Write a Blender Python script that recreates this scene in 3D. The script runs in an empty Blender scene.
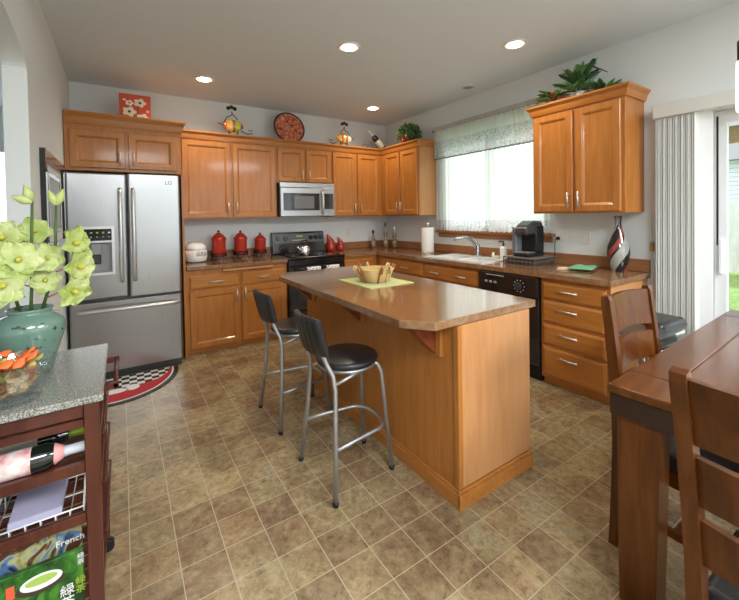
import bpy, bmesh, math, random
from mathutils import Vector, Matrix

S = bpy.context.scene
COL = S.collection
PI = math.pi
random.seed(7)

# ------------------------------------------------------------------ camera
F_PX, YAW, PITCH, ROLL, CY = 377.32, 0.5816, -0.0184, -0.0169, 222.08
cam_d = bpy.data.cameras.new('camera')
cam = bpy.data.objects.new('camera', cam_d)
COL.objects.link(cam)
_r = Vector((math.cos(YAW), -math.sin(YAW), 0))
_f = Vector((math.sin(YAW), math.cos(YAW), 0))
_u = Vector((0, 0, 1))
_f, _u = _f * math.cos(PITCH) + _u * math.sin(PITCH), _u * math.cos(PITCH) - _f * math.sin(PITCH)
_r, _u = _r * math.cos(ROLL) + _u * math.sin(ROLL), _u * math.cos(ROLL) - _r * math.sin(ROLL)
cam.matrix_world = Matrix(((_r.x, _u.x, -_f.x, -3.4765), (_r.y, _u.y, -_f.y, -4.7917), (_r.z, _u.z, -_f.z, 1.403), (0, 0, 0, 1)))
cam_d.sensor_fit = 'HORIZONTAL'
cam_d.sensor_width = 36
cam_d.lens = F_PX / 739 * 36
cam_d.shift_y = -(300 - CY) / 739
cam_d.clip_start = 0.05
S.camera = cam

# ------------------------------------------------------------------ world, sun, exposure
S.view_settings.view_transform = 'Standard'
S.view_settings.look = 'None'
S.view_settings.gamma = 1
S.view_settings.use_curve_mapping = False
S.view_settings.exposure = 0.75
W = bpy.data.worlds.new('sky')
S.world = W
W.use_nodes = True
_bg = W.node_tree.nodes['Background']
_bg.inputs[0].default_value = (0.88, 0.95, 1.0, 1)
_bg.inputs[1].default_value = 1.6
sun_d = bpy.data.lights.new('sun', 'SUN')
sun_d.energy = 2.4
sun_d.angle = math.radians(2)
sun_d.color = (1.0, 0.96, 0.9)
sun = bpy.data.objects.new('sun', sun_d)
COL.objects.link(sun)
sun.rotation_euler = Vector((-0.75, -0.22, -0.62)).to_track_quat('-Z', 'Y').to_euler()
sun.location = (8, 2, 6)
CAN_W = 26.0
FILL_W = 95.0

# ------------------------------------------------------------------ materials
def mat(name, col, rough=0.5, metal=0.0, coat=0.0, spec=0.5, **kw):
    m = bpy.data.materials.new(name)
    m.use_nodes = True
    b = m.node_tree.nodes['Principled BSDF']
    b.inputs['Base Color'].default_value = (*col, 1)
    b.inputs['Roughness'].default_value = rough
    b.inputs['Metallic'].default_value = metal
    b.inputs['Coat Weight'].default_value = coat
    b.inputs['Coat Roughness'].default_value = 0.10
    b.inputs['Specular IOR Level'].default_value = spec
    for k, v in kw.items():
        b.inputs[k].default_value = v
    return m

def nd(m, t, **kw):
    n = m.node_tree.nodes.new(t)
    for k, v in kw.items():
        setattr(n, k, v)
    return n

def lk(m, a, b):
    m.node_tree.links.new(a, b)

def bsdf(m):
    return m.node_tree.nodes['Principled BSDF']

def coords(m, scale, kind='Object', loc=(0, 0, 0)):
    tc = nd(m, 'ShaderNodeTexCoord')
    mp = nd(m, 'ShaderNodeMapping')
    mp.inputs['Scale'].default_value = scale
    mp.inputs['Location'].default_value = loc
    lk(m, tc.outputs[kind], mp.inputs['Vector'])
    return mp.outputs['Vector']

def ramp(m, fac, stops):
    r = nd(m, 'ShaderNodeValToRGB')
    e = r.color_ramp.elements
    while len(e) < len(stops):
        e.new(0.5)
    for k, (p, c) in enumerate(stops):
        e[k].position = p
        e[k].color = (*c, 1)
    lk(m, fac, r.inputs['Fac'])
    return r.outputs['Color']

def noise(m, vec, scale, detail=4, rough=0.55, dist=0.0):
    n = nd(m, 'ShaderNodeTexNoise')
    n.inputs['Scale'].default_value = scale
    n.inputs['Detail'].default_value = detail
    n.inputs['Roughness'].default_value = rough
    n.inputs['Distortion'].default_value = dist
    lk(m, vec, n.inputs['Vector'])
    return n.outputs['Fac']

def wood(name, dark, mid, light, axis='z', scale=1.0, rough=0.38, coat=0.25, bump=0.02, spec=0.4):
    m = mat(name, mid, rough, coat=coat, spec=spec)
    sc = {'x': (0.9, 9, 9), 'y': (9, 0.9, 9), 'z': (9, 9, 0.9)}[axis]
    v = coords(m, tuple(s * scale for s in sc))
    f = noise(m, v, 3.2, 6, 0.6, 0.6)
    c = ramp(m, f, [(0.25, dark), (0.5, mid), (0.75, light)])
    lk(m, c, bsdf(m).inputs['Base Color'])
    return m

MAPLE = wood('honey_maple', (0.36, 0.122, 0.021), (0.43, 0.160, 0.031), (0.51, 0.205, 0.046), 'z')
MAPLE_H = wood('honey_maple_horizontal', (0.36, 0.122, 0.021), (0.43, 0.160, 0.031), (0.51, 0.205, 0.046), 'y')
MAPLE_X = wood('honey_maple_crosswise', (0.36, 0.122, 0.021), (0.43, 0.160, 0.031), (0.51, 0.205, 0.046), 'x')
MAPLE_SIDE = wood('pale_and_daylit_maple', (0.45, 0.20, 0.075), (0.52, 0.245, 0.095), (0.58, 0.285, 0.12), 'z', 0.8)  # pale maple; on the island end its paleness is painted daylight
CHERRY = wood('dark_cherry', (0.045, 0.010, 0.006), (0.075, 0.017, 0.009), (0.11, 0.027, 0.013), 'z', 1.2, 0.3, 0.3)
WALNUT = wood('brown_table_wood', (0.055, 0.016, 0.004), (0.10, 0.030, 0.006), (0.155, 0.052, 0.011), 'x', 1.0, 0.24, 0.15)
WALNUT_Z = wood('brown_chair_wood', (0.048, 0.012, 0.002), (0.088, 0.025, 0.004), (0.14, 0.044, 0.008), 'z', 1.0, 0.3, 0.1)
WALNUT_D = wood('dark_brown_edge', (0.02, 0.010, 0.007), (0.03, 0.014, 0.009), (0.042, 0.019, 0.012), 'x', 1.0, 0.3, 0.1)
BRACKET = wood('reddish_bracket_wood', (0.16, 0.035, 0.012), (0.21, 0.05, 0.016), (0.27, 0.07, 0.022), 'z', 1.0)

WALL = mat('grey_wall_paint', (0.74, 0.765, 0.755), 0.75, spec=0.2)
CEIL = mat('ceiling_paint', (0.75, 0.82, 0.86), 0.85, spec=0.1)
for _m in (WALL, CEIL):
    _b = nd(_m, 'ShaderNodeBump')
    _b.inputs['Strength'].default_value = 0.06
    _b.inputs['Distance'].default_value = 0.004
    lk(_m, noise(_m, coords(_m, (1, 1, 1)), 60, 3), _b.inputs['Height'])
    lk(_m, _b.outputs[0], bsdf(_m).inputs['Normal'])
WHITE = mat('white_paint', (0.78, 0.79, 0.79), 0.45)
WHITE_GLOSS = mat('white_enamel', (0.86, 0.87, 0.88), 0.15, coat=0.4)
OFFWHITE = mat('ivory_plastic', (0.74, 0.72, 0.66), 0.4)
BLIND = mat('blind_vinyl', (0.66, 0.66, 0.62), 0.5)
BLACK = mat('black_gloss', (0.012, 0.012, 0.013), 0.12, coat=0.5)
BLACK_M = mat('black_matte', (0.012, 0.012, 0.013), 0.45, spec=0.3)
LEATHER = mat('black_leather', (0.018, 0.018, 0.019), 0.34, coat=0.15)
GLASS_D = mat('dark_glass', (0.03, 0.032, 0.036), 0.06, coat=0.6)
NICKEL = mat('brushed_nickel', (0.62, 0.62, 0.61), 0.36, 0.75)
CHROME = mat('chrome', (0.8, 0.8, 0.82), 0.08, 1.0)
PIPE = mat('silver_tube', (0.45, 0.46, 0.47), 0.42, 0.85)
BLACK_IRON = mat('black_iron', (0.025, 0.022, 0.022), 0.45, 0.6)
RED_CER = mat('red_ceramic', (0.48, 0.035, 0.022), 0.2, coat=0.5)
GREY_DARK = mat('charcoal_plastic', (0.04, 0.041, 0.043), 0.3)
GREY_MID = mat('grey_plastic', (0.32, 0.32, 0.33), 0.4)
PRINT_W = mat('white_print', (0.8, 0.8, 0.78), 0.6)
PRINT_K = mat('dark_print', (0.03, 0.03, 0.035), 0.5)
PRINT_G = mat('yellow_green_print', (0.35, 0.5, 0.05), 0.5)

def steel_mat():
    m = mat('brushed_stainless', (0.40, 0.40, 0.405), 0.27, 1.0, Anisotropic=0.5)
    v = coords(m, (260, 260, 3))
    n = noise(m, v, 1.0, 2)
    r = nd(m, 'ShaderNodeMapRange')
    r.inputs['To Min'].default_value = 0.24
    r.inputs['To Max'].default_value = 0.36
    lk(m, n, r.inputs['Value'])
    lk(m, r.outputs[0], bsdf(m).inputs['Roughness'])
    return m
STEEL = steel_mat()

def counter_mat():
    m = mat('laminate_worktop', (0.36, 0.2, 0.11), 0.13, coat=0.6, spec=0.8)
    v = coords(m, (1, 1, 1))
    a = noise(m, v, 22, 10, 0.72, 0.2)
    c = ramp(m, a, [(0.3, (0.18, 0.085, 0.038)), (0.5, (0.27, 0.14, 0.066)), (0.7, (0.36, 0.21, 0.11))])
    lk(m, c, bsdf(m).inputs['Base Color'])
    return m
COUNTER = counter_mat()
SPLASH = wood('laminate_upstand', (0.26, 0.105, 0.045), (0.34, 0.145, 0.06), (0.42, 0.19, 0.085), 'y', 0.8)

def granite_mat():
    m = mat('speckled_granite', (0.5, 0.5, 0.47), 0.14, coat=0.3)
    v = coords(m, (1, 1, 1))
    a = noise(m, v, 210, 3, 0.7)
    c = ramp(m, a, [(0.36, (0.03, 0.033, 0.03)), (0.45, (0.20, 0.20, 0.18)), (0.55, (0.34, 0.335, 0.30)), (0.68, (0.52, 0.51, 0.47))])
    lk(m, c, bsdf(m).inputs['Base Color'])
    return m
GRANITE = granite_mat()

def floor_mat():
    m = mat('stone_look_vinyl', (0.3, 0.24, 0.16), 0.26, spec=0.45)
    T = 0.1692
    tc = nd(m, 'ShaderNodeTexCoord')
    mp = nd(m, 'ShaderNodeMapping')
    mp.inputs['Location'].default_value = (2.6335, 3.6365, 0)
    lk(m, tc.outputs['Object'], mp.inputs['Vector'])
    br = nd(m, 'ShaderNodeTexBrick')
    br.offset = 0.0
    br.squash = 1.0
    br.inputs['Scale'].default_value = 1.0
    br.inputs['Mortar Size'].default_value = 0.0022
    br.inputs['Mortar Smooth'].default_value = 0.4
    br.inputs['Bias'].default_value = 0.0
    br.inputs['Brick Width'].default_value = T
    br.inputs['Row Height'].default_value = T
    br.inputs['Color1'].default_value = (0, 0, 0, 1)
    br.inputs['Color2'].default_value = (1, 1, 1, 1)
    lk(m, mp.outputs[0], br.inputs['Vector'])
    a = noise(m, mp.outputs[0], 3.5, 6, 0.7, 1.0)
    b = noise(m, mp.outputs[0], 30, 10, 0.78, 0.45)
    c1 = ramp(m, a, [(0.3, (0.20, 0.125, 0.075)), (0.47, (0.28, 0.20, 0.118)), (0.58, (0.36, 0.275, 0.16)), (0.72, (0.33, 0.29, 0.215))])
    c2 = ramp(m, b, [(0.33, (0.30, 0.28, 0.27)), (0.45, (0.85, 0.84, 0.83)), (0.55, (1.08, 1.08, 1.08)), (0.68, (1.5, 1.5, 1.5))])
    mx = nd(m, 'ShaderNodeMixRGB', blend_type='MULTIPLY')
    mx.inputs[0].default_value = 0.85
    lk(m, c1, mx.inputs[1])
    lk(m, c2, mx.inputs[2])
    tint = ramp(m, br.outputs['Color'], [(0.0, (0.78, 0.74, 0.72)), (0.35, (1.0, 0.93, 0.86)), (0.7, (0.96, 1.0, 0.94)), (1.0, (1.2, 1.18, 1.1))])
    mt = nd(m, 'ShaderNodeMixRGB', blend_type='MULTIPLY')
    mt.inputs[0].default_value = 1.0
    lk(m, mx.outputs[0], mt.inputs[1])
    lk(m, tint, mt.inputs[2])
    mg = nd(m, 'ShaderNodeMixRGB')
    lk(m, br.outputs['Fac'], mg.inputs[0])
    lk(m, mt.outputs[0], mg.inputs[1])
    mg.inputs[2].default_value = (0.50, 0.41, 0.27, 1)
    lk(m, mg.outputs[0], bsdf(m).inputs['Base Color'])
    bp = nd(m, 'ShaderNodeBump')
    bp.inputs['Strength'].default_value = 0.25
    bp.inputs['Distance'].default_value = 0.003
    lk(m, b, bp.inputs['Height'])
    lk(m, bp.outputs[0], bsdf(m).inputs['Normal'])
    return m
FLOOR = floor_mat()

def glass_mat(name, tint=(0.95, 0.98, 0.98), refl=0.08):
    m = bpy.data.materials.new(name)
    m.use_nodes = True
    nt = m.node_tree
    nt.nodes.clear()
    out = nd(m, 'ShaderNodeOutputMaterial')
    mx = nd(m, 'ShaderNodeMixShader')
    mx.inputs[0].default_value = refl
    t = nd(m, 'ShaderNodeBsdfTransparent')
    t.inputs[0].default_value = (*tint, 1)
    g = nd(m, 'ShaderNodeBsdfGlossy')
    g.inputs['Roughness'].default_value = 0.03
    lk(m, t.outputs[0], mx.inputs[1])
    lk(m, g.outputs[0], mx.inputs[2])
    lk(m, mx.outputs[0], out.inputs[0])
    return m
PANE = glass_mat('window_glass')
CRYSTAL = glass_mat('cut_crystal', (0.93, 0.95, 0.97), 0.22)

def fabric_mat(name, lace):
    m = bpy.data.materials.new(name)
    m.use_nodes = True
    m.node_tree.nodes.clear()
    out = nd(m, 'ShaderNodeOutputMaterial')
    d = nd(m, 'ShaderNodeBsdfDiffuse')
    t = nd(m, 'ShaderNodeBsdfTranslucent')
    tr = nd(m, 'ShaderNodeBsdfTransparent')
    base = (0.82, 0.85, 0.84, 1)
    d.inputs[0].default_value = base
    t.inputs[0].default_value = base
    if lace:
        v = coords(m, (1, 1, 1))
        n = noise(m, v, 95, 3, 0.75)
        tint = noise(m, v, 6, 2)
        tc = ramp(m, tint, [(0.35, (0.30, 0.40, 0.33)), (0.5, (0.33, 0.35, 0.35)), (0.62, (0.52, 0.36, 0.45))])
        msk = ramp(m, n, [(0.43, (0, 0, 0)), (0.51, (1, 1, 1))])
        mc = nd(m, 'ShaderNodeMixRGB')
        lk(m, msk, mc.inputs[0])
        lk(m, tc, mc.inputs[1])
        mc.inputs[2].default_value = base
        lk(m, mc.outputs[0], d.inputs[0])
        lk(m, mc.outputs[0], t.inputs[0])
    m1 = nd(m, 'ShaderNodeMixShader')
    m1.inputs[0].default_value = 0.62
    lk(m, d.outputs[0], m1.inputs[1])
    lk(m, t.outputs[0], m1.inputs[2])
    m2 = nd(m, 'ShaderNodeMixShader')
    m2.inputs[0].default_value = 0.13
    lk(m, m1.outputs[0], m2.inputs[1])
    lk(m, tr.outputs[0], m2.inputs[2])
    lk(m, m2.outputs[0], out.inputs[0])
    return m
SHEER = fabric_mat('sheer_fabric', False)
LACE = fabric_mat('printed_lace', True)

def emit_mat(name, col, s):
    m = mat(name, col, 0.5)
    bsdf(m).inputs['Emission Color'].default_value = (*col, 1)
    bsdf(m).inputs['Emission Strength'].default_value = s
    return m
LAMP = emit_mat('lit_lens', (1.0, 0.88, 0.68), 9.0)
SHADE = emit_mat('lit_shade', (1.0, 0.86, 0.55), 1.6)

# ------------------------------------------------------------------ mesh builder
class MB:
    def __init__(s):
        s.bm = bmesh.new()
        s.mats = []
        s.mi = 0

    def use(s, m):
        if m not in s.mats:
            s.mats.append(m)
        s.mi = s.mats.index(m)
        return s

    def _fin(s, faces, smooth=False):
        for f in faces:
            f.material_index = s.mi
            f.smooth = smooth

    def box(s, x0, x1, y0, y1, z0, z1, bev=0.0, seg=1):
        x0, x1 = min(x0, x1), max(x0, x1)
        y0, y1 = min(y0, y1), max(y0, y1)
        z0, z1 = min(z0, z1), max(z0, z1)
        v = [s.bm.verts.new(p) for p in ((x0, y0, z0), (x1, y0, z0), (x1, y1, z0), (x0, y1, z0), (x0, y0, z1), (x1, y0, z1), (x1, y1, z1), (x0, y1, z1))]
        fs = [s.bm.faces.new([v[i] for i in q]) for q in ((3, 2, 1, 0), (4, 5, 6, 7), (0, 1, 5, 4), (1, 2, 6, 5), (2, 3, 7, 6), (3, 0, 4, 7))]
        s._fin(fs)
        if bev > 0:
            es = list({e for f in fs for e in f.edges})
            r = bmesh.ops.bevel(s.bm, geom=es, offset=bev, segments=seg, profile=0.5, affect='EDGES', clamp_overlap=True)
            s._fin(r['faces'], seg > 1)
        return s

    def loft(s, rings, closed=True, cap=True, smooth=True):
        vs = [[s.bm.verts.new(p) for p in r] for r in rings]
        n = len(vs[0])
        fs = []
        for a, b in zip(vs, vs[1:]):
            for i in range(n if closed else n - 1):
                j = (i + 1) % n
                try:
                    fs.append(s.bm.faces.new((a[i], a[j], b[j], b[i])))
                except ValueError:
                    pass
        s._fin(fs, smooth)
        if cap and closed:
            s._fin([s.bm.faces.new(vs[0][::-1]), s.bm.faces.new(vs[-1])], False)
        return s

    def lathe(s, c, prof, seg=24, cap=True, sx=1.0, sy=1.0, smooth=True):
        rings = []
        for r, z in prof:
            r = max(r, 0.0004)
            rings.append([(c[0] + r * sx * math.cos(2 * PI * k / seg), c[1] + r * sy * math.sin(2 * PI * k / seg), c[2] + z) for k in range(seg)])
        return s.loft(rings, cap=cap, smooth=smooth)

    def tube(s, pts, r, seg=8, closed=False):
        P = [Vector(p) for p in pts]
        n = len(P)
        R = r if isinstance(r, (list, tuple)) else [r] * n
        rings = []
        up = None
        for i in range(n):
            if closed:
                t = (P[(i + 1) % n] - P[i - 1]).normalized()
            else:
                t = (P[min(i + 1, n - 1)] - P[max(i - 1, 0)]).normalized()
            if up is None:
                a = Vector((0, 0, 1)) if abs(t.z) < 0.9 else Vector((1, 0, 0))
                up = (a - t * a.dot(t)).normalized()
            else:
                up = (up - t * up.dot(t)).normalized()
            sd = t.cross(up)
            rings.append([tuple(P[i] + (up * math.cos(2 * PI * k / seg) + sd * math.sin(2 * PI * k / seg)) * R[i]) for k in range(seg)])
        if closed:
            rings.append(rings[0])
        return s.loft(rings, cap=not closed)

    def rod(s, p0, p1, r0, r1=None, seg=10):
        return s.tube([p0, p1], [r0, r0 if r1 is None else r1], seg)

    def prism(s, poly, vec, bev=0.0):
        a = [s.bm.verts.new(p) for p in poly]
        b = [s.bm.verts.new(tuple(Vector(p) + Vector(vec))) for p in poly]
        n = len(a)
        fs = [s.bm.faces.new(a[::-1]), s.bm.faces.new(b)]
        for i in range(n):
            j = (i + 1) % n
            fs.append(s.bm.faces.new((a[i], a[j], b[j], b[i])))
        s._fin(fs)
        if bev:
            es = list({e for f in fs for e in f.edges})
            r = bmesh.ops.bevel(s.bm, geom=es, offset=bev, segments=1, affect='EDGES', clamp_overlap=True)
            s._fin(r['faces'])
        return s

    def beam(s, p0, p1, w, h, side=(0, 0, 1), bev=0.0):
        """rectangular bar from p0 to p1; h measured along `side`, w across"""
        p0, p1 = Vector(p0), Vector(p1)
        t = (p1 - p0).normalized()
        u = Vector(side)
        u = (u - t * u.dot(t)).normalized()
        v = t.cross(u)
        q = [p0 + u * a * h / 2 + v * b * w / 2 for a, b in ((1, 1), (1, -1), (-1, -1), (-1, 1))]
        return s.prism([tuple(x) for x in q], p1 - p0, bev)

    def sweep(s, pts, ws, hs, side):
        """rectangular section swept through pts; hs along side"""
        P = [Vector(p) for p in pts]
        rings = []
        for i, p in enumerate(P):
            t = (P[min(i + 1, len(P) - 1)] - P[max(i - 1, 0)]).normalized()
            u = Vector(side)
            u = (u - t * u.dot(t)).normalized()
            v = t.cross(u)
            w = ws[i] if isinstance(ws, (list, tuple)) else ws
            h = hs[i] if isinstance(hs, (list, tuple)) else hs
            rings.append([tuple(p + u * a * h / 2 + v * b * w / 2) for a, b in ((1, 1), (1, -1), (-1, -1), (-1, 1))])
        return s.loft(rings, smooth=False)

    def frame(s, ax, c0, c1, outer, inner):
        """rectangular ring normal to axis ax, from c0 to c1; outer/inner = (u0,u1,v0,v1)"""
        def rg(c, q):
            u0, u1, v0, v1 = q
            out = []
            for u, v in ((u0, v0), (u1, v0), (u1, v1), (u0, v1)):
                out.append({'x': (c, u, v), 'y': (u, c, v), 'z': (u, v, c)}[ax])
            return out
        rings = [rg(c0, outer), rg(c1, outer), rg(c1, inner), rg(c0, inner), rg(c0, outer)]
        return s.loft(rings, cap=False, smooth=False)

    def sphere(s, c, r, seg=14, sx=1, sy=1, sz=1):
        n = max(6, seg // 2)
        return s.lathe(c, [(r * math.sin(PI * k / n), -r * sz * math.cos(PI * k / n)) for k in range(n + 1)], seg, sx=sx, sy=sy)

    def surf(s, fn, nu, nv, thick=0.0, smooth=True):
        """fn(u,v) -> point on an open sheet; thickened when asked"""
        g = [[s.bm.verts.new(fn(i / nu, j / nv)) for j in range(nv + 1)] for i in range(nu + 1)]
        fs = []
        for i in range(nu):
            for j in range(nv):
                fs.append(s.bm.faces.new((g[i][j], g[i + 1][j], g[i + 1][j + 1], g[i][j + 1])))
        s._fin(fs, smooth)
        if thick:
            bmesh.ops.recalc_face_normals(s.bm, faces=fs)
            r = bmesh.ops.solidify(s.bm, geom=fs, thickness=thick)
            s._fin([x for x in r['geom'] if isinstance(x, bmesh.types.BMFace)], smooth)
        return s

    def poly(s, pts):
        s._fin([s.bm.faces.new([s.bm.verts.new(p) for p in pts])])
        return s

    def build(s, name, m=None, parent=None, at=None, normals=True):
        """at: world point that becomes the object's origin (when top-level)"""
        if normals:
            bmesh.ops.recalc_face_normals(s.bm, faces=s.bm.faces)
        off = Vector((0, 0, 0))
        if parent is not None:
            q = parent
            while q is not None:
                off += q.location
                q = q.parent
        elif at is not None:
            off = Vector(at)
        if off.length:
            bmesh.ops.translate(s.bm, verts=s.bm.verts, vec=-off)
        me = bpy.data.meshes.new(name)
        s.bm.to_mesh(me)
        s.bm.free()
        if s.mats:
            for x in s.mats:
                me.materials.append(x)
        if m is not None and not s.mats:
            me.materials.append(m)
        o = bpy.data.objects.new(name, me)
        COL.objects.link(o)
        if parent is not None:
            o.parent = parent
        elif at is not None:
            o.location = at
        return o

def thing(name, label, cat, loc=(0, 0, 0), group=None):
    o = bpy.data.objects.new(name, None)
    o.empty_display_size = 0.1
    COL.objects.link(o)
    o.location = loc
    return tag(o, label, cat, group)

def tag(o, label, cat, group=None):
    o['label'] = label
    o['category'] = cat
    if group:
        o['group'] = group
    return o

def struct(o):
    o['kind'] = 'structure'
    return o

def dup(root, loc=None, rotz=None, label=None, group=None):
    r = root.copy()
    COL.objects.link(r)
    if loc is not None:
        r.location = loc
    if rotz is not None:
        r.rotation_euler = (0, 0, rotz)
    if label:
        r['label'] = label
    if group:
        r['group'] = group
    for ch in list(root.children):
        c = ch.copy()
        COL.objects.link(c)
        c.parent = r
        for g in list(ch.children):
            d = g.copy()
            COL.objects.link(d)
            d.parent = c
    return r

def text_mesh(name, body, size, m, parent, center, right, up, depth=0.0008, label=None, sx=1.0):
    """flat lettering centred at `center` (world), running along `right`"""
    cu = bpy.data.curves.new(name, 'FONT')
    cu.body = body
    cu.size = size
    cu.align_x = 'CENTER'
    cu.align_y = 'CENTER'
    cu.extrude = depth
    o = bpy.data.objects.new(name + '_tmp', cu)
    COL.objects.link(o)
    dg = bpy.context.evaluated_depsgraph_get()
    me = bpy.data.meshes.new_from_object(o.evaluated_get(dg))
    bpy.data.objects.remove(o)
    R, U = Vector(right).normalized(), Vector(up).normalized()
    N = R.cross(U)
    off = Vector((0, 0, 0))
    q = parent
    while q is not None:
        off += q.location
        q = q.parent
    c = Vector(center) - off
    for v in me.vertices:
        p = v.co.copy()
        v.co = c + R * p.x * sx + U * p.y + N * p.z
    me.materials.clear()
    me.materials.append(m)
    t = bpy.data.objects.new(name, me)
    COL.objects.link(t)
    t.parent = parent
    return t

# face mapping: 'B' fronts look towards -y (back run), 'R' fronts look towards -x (right run)
def P3(face, u, w, z):
    return (u, -w, z) if face == 'B' else (-w, u, z)

def fbox(mb, face, u0, u1, w0, w1, z0, z1, bev=0.0):
    a, b = P3(face, u0, w0, z0), P3(face, u1, w1, z1)
    return mb.box(a[0], b[0], a[1], b[1], z0, z1, bev)

def panel_loops(mb, face, u0, u1, z0, z1, w, loops):
    """nested rectangles: loops = [(inset, depth)], last one filled"""
    rings = []
    for i, d in loops:
        rings.append([P3(face, u0 + i, w + d, z0 + i), P3(face, u1 - i, w + d, z0 + i), P3(face, u1 - i, w + d, z1 - i), P3(face, u0 + i, w + d, z1 - i)])
    mb.loft(rings, smooth=False)

def handle(face, u, w, z, length, vert, parent):
    mb = MB()
    h = length / 2
    if vert:
        ends = [(u, z - h), (u, z + h)]
        posts = [(u, z - h * 0.75), (u, z + h * 0.75)]
    else:
        ends = [(u - h, z), (u + h, z)]
        posts = [(u - h * 0.75, z), (u + h * 0.75, z)]
    mb.rod(P3(face, ends[0][0], w + 0.028, ends[0][1]), P3(face, ends[1][0], w + 0.028, ends[1][1]), 0.0065, seg=8)
    for a, b in posts:
        mb.rod(P3(face, a, w, b), P3(face, a, w + 0.028, b), 0.0045, seg=6)
    o = mb.build('handle', NICKEL, parent)
    return o

DOOR_LOOPS = [(0, 0), (0, 0.015), (0.004, 0.020), (0.050, 0.020), (0.054, 0.017), (0.058, 0.016), (0.068, 0.008)]
DRAWER_LOOPS = [(0, 0), (0, 0.010), (0.006, 0.014), (0.018, 0.020)]

def door(face, u0, u1, z0, z1, w, parent, hand=None, hz=None, hl=0.13):
    mb = MB()
    panel_loops(mb, face, u0, u1, z0, z1, w, DOOR_LOOPS)
    d = mb.build('door', MAPLE, parent)
    if hand is not None:
        handle(face, hand, w + 0.02, hz, hl, True, d)
    return d

def drawer(face, u0, u1, z0, z1, w, parent, hands, hz=None, hl=0.14, name='drawer'):
    mb = MB()
    panel_loops(mb, face, u0, u1, z0, z1, w, DRAWER_LOOPS)
    d = mb.build(name, MAPLE_X if face == 'B' else MAPLE_H, parent)
    for h in hands:
        handle(face, h, w + 0.02, (z0 + z1) / 2 if hz is None else hz, hl, False, d)
    return d

def crown(face, u0, u1, w, z0, z1, parent, ret0=False, ret1=False, mi0=False, mi1=False, proj=0.045, wb=0.004):
    """moulding along the top front; ret = returned to the wall at that end; mi = inside mitre"""
    prof = [(0, z0), (0.012, z0), (0.018, z0 + 0.018), (proj * 0.55, z0 + (z1 - z0) * 0.55), (proj * 0.9, z1 - 0.018), (proj, z1 - 0.014), (proj, z1)]
    mb = MB()
    path = []
    def ring(fn):
        return [fn(d, z) for d, z in prof] + [fn(-0.015, z1), fn(-0.015, z0)]
    rings = []
    if ret0:
        rings.append(ring(lambda d, z: P3(face, u0 - d, 0.004, z)))
        rings.append(ring(lambda d, z: P3(face, u0 - d, w + d, z)))
    elif mi0:
        rings.append(ring(lambda d, z: P3(face, u0 + (d if mi0 > 0 else -d), w + d, z)))
    else:
        rings.append(ring(lambda d, z: P3(face, u0, w + d, z)))
    if ret1:
        rings.append(ring(lambda d, z: P3(face, u1 + d, w + d, z)))
        rings.append(ring(lambda d, z: P3(face, u1 + d, wb, z)))
    elif mi1:
        rings.append(ring(lambda d, z: P3(face, u1 - d, w + d, z)))
    else:
        rings.append(ring(lambda d, z: P3(face, u1, w + d, z)))
    mb.loft(rings, smooth=False)
    return mb.build('crown_moulding', MAPLE_X if face == 'B' else MAPLE_H, parent)

# ------------------------------------------------------------------ setting
H = 2.789
LX = -3.88
MB().box(-7.0, 0.0, -8.2, 1.6, -0.12, 0.0).build('floor', FLOOR)['kind'] = 'structure'
MB().box(-7.0, 0.3, -8.2, 1.6, H, H + 0.2).build('ceiling', CEIL)['kind'] = 'structure'
MB().box(LX - 0.1, 0.15, 0.0, 0.15, 0.0, H).build('wall_back', WALL)['kind'] = 'structure'
# right wall with the sink window and the sliding door opening
WY0, WY1, WZ0, WZ1 = -2.68, -1.22, 1.205, 2.40
DY0, DY1, DZ1 = -5.75, -3.83, 2.135
mb = MB()
mb.box(0, 0.15, WY1, 0.15, 0, H)
mb.box(0, 0.15, WY0, WY1, 0, WZ0)
mb.box(0, 0.15, WY0, WY1, WZ1, H)
mb.box(0, 0.15, DY1, WY0, 0, H)
mb.box(0, 0.15, DY0, DY1, DZ1, H)
mb.box(0, 0.15, -8.2, DY0, 0, H)
struct(mb.build('wall_right', WALL))
# left wall with the arched opening
AY0, AY1, AZ, AR = -4.30, -2.085, 2.205, 0.165
mb = MB()
mb.box(LX - 0.1, LX, AY1, 0.0, 0, H)
mb.box(LX - 0.1, LX, -5.4, AY0, 0, H)
N = 32
ac, ah = (AY0 + AY1) / 2, (AY1 - AY0) / 2
arc = []
for k in range(N + 1):
    t = PI * k / N
    arc.append((ac - ah * math.cos(t), AZ + AR * math.sin(t)))
for (ya, za), (yb, zb) in zip(arc, arc[1:]):
    mb.prism([(LX - 0.1, ya, za), (LX - 0.1, yb, zb), (LX - 0.1, yb, H), (LX - 0.1, ya, H)], (0.1, 0, 0))
struct(mb.build('wall_left', WALL))
# rear wall added out of view; openings shaped to streak the fridge's reflection
mb = MB()
for a, b in ((-7.0, -6.6), (-4.9, -2.86), (-2.66, -2.0), (-0.4, 0.0)):
    mb.box(a, b, -8.3, -8.2, 0, H)
for a, b in ((-6.6, -4.9), (-2.86, -2.66), (-2.0, -0.4)):
    mb.box(a, b, -8.3, -8.2, 0, 0.3)
    mb.box(a, b, -8.3, -8.2, 2.35, H)
struct(mb.build('added_wall_rear', WALL))
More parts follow.
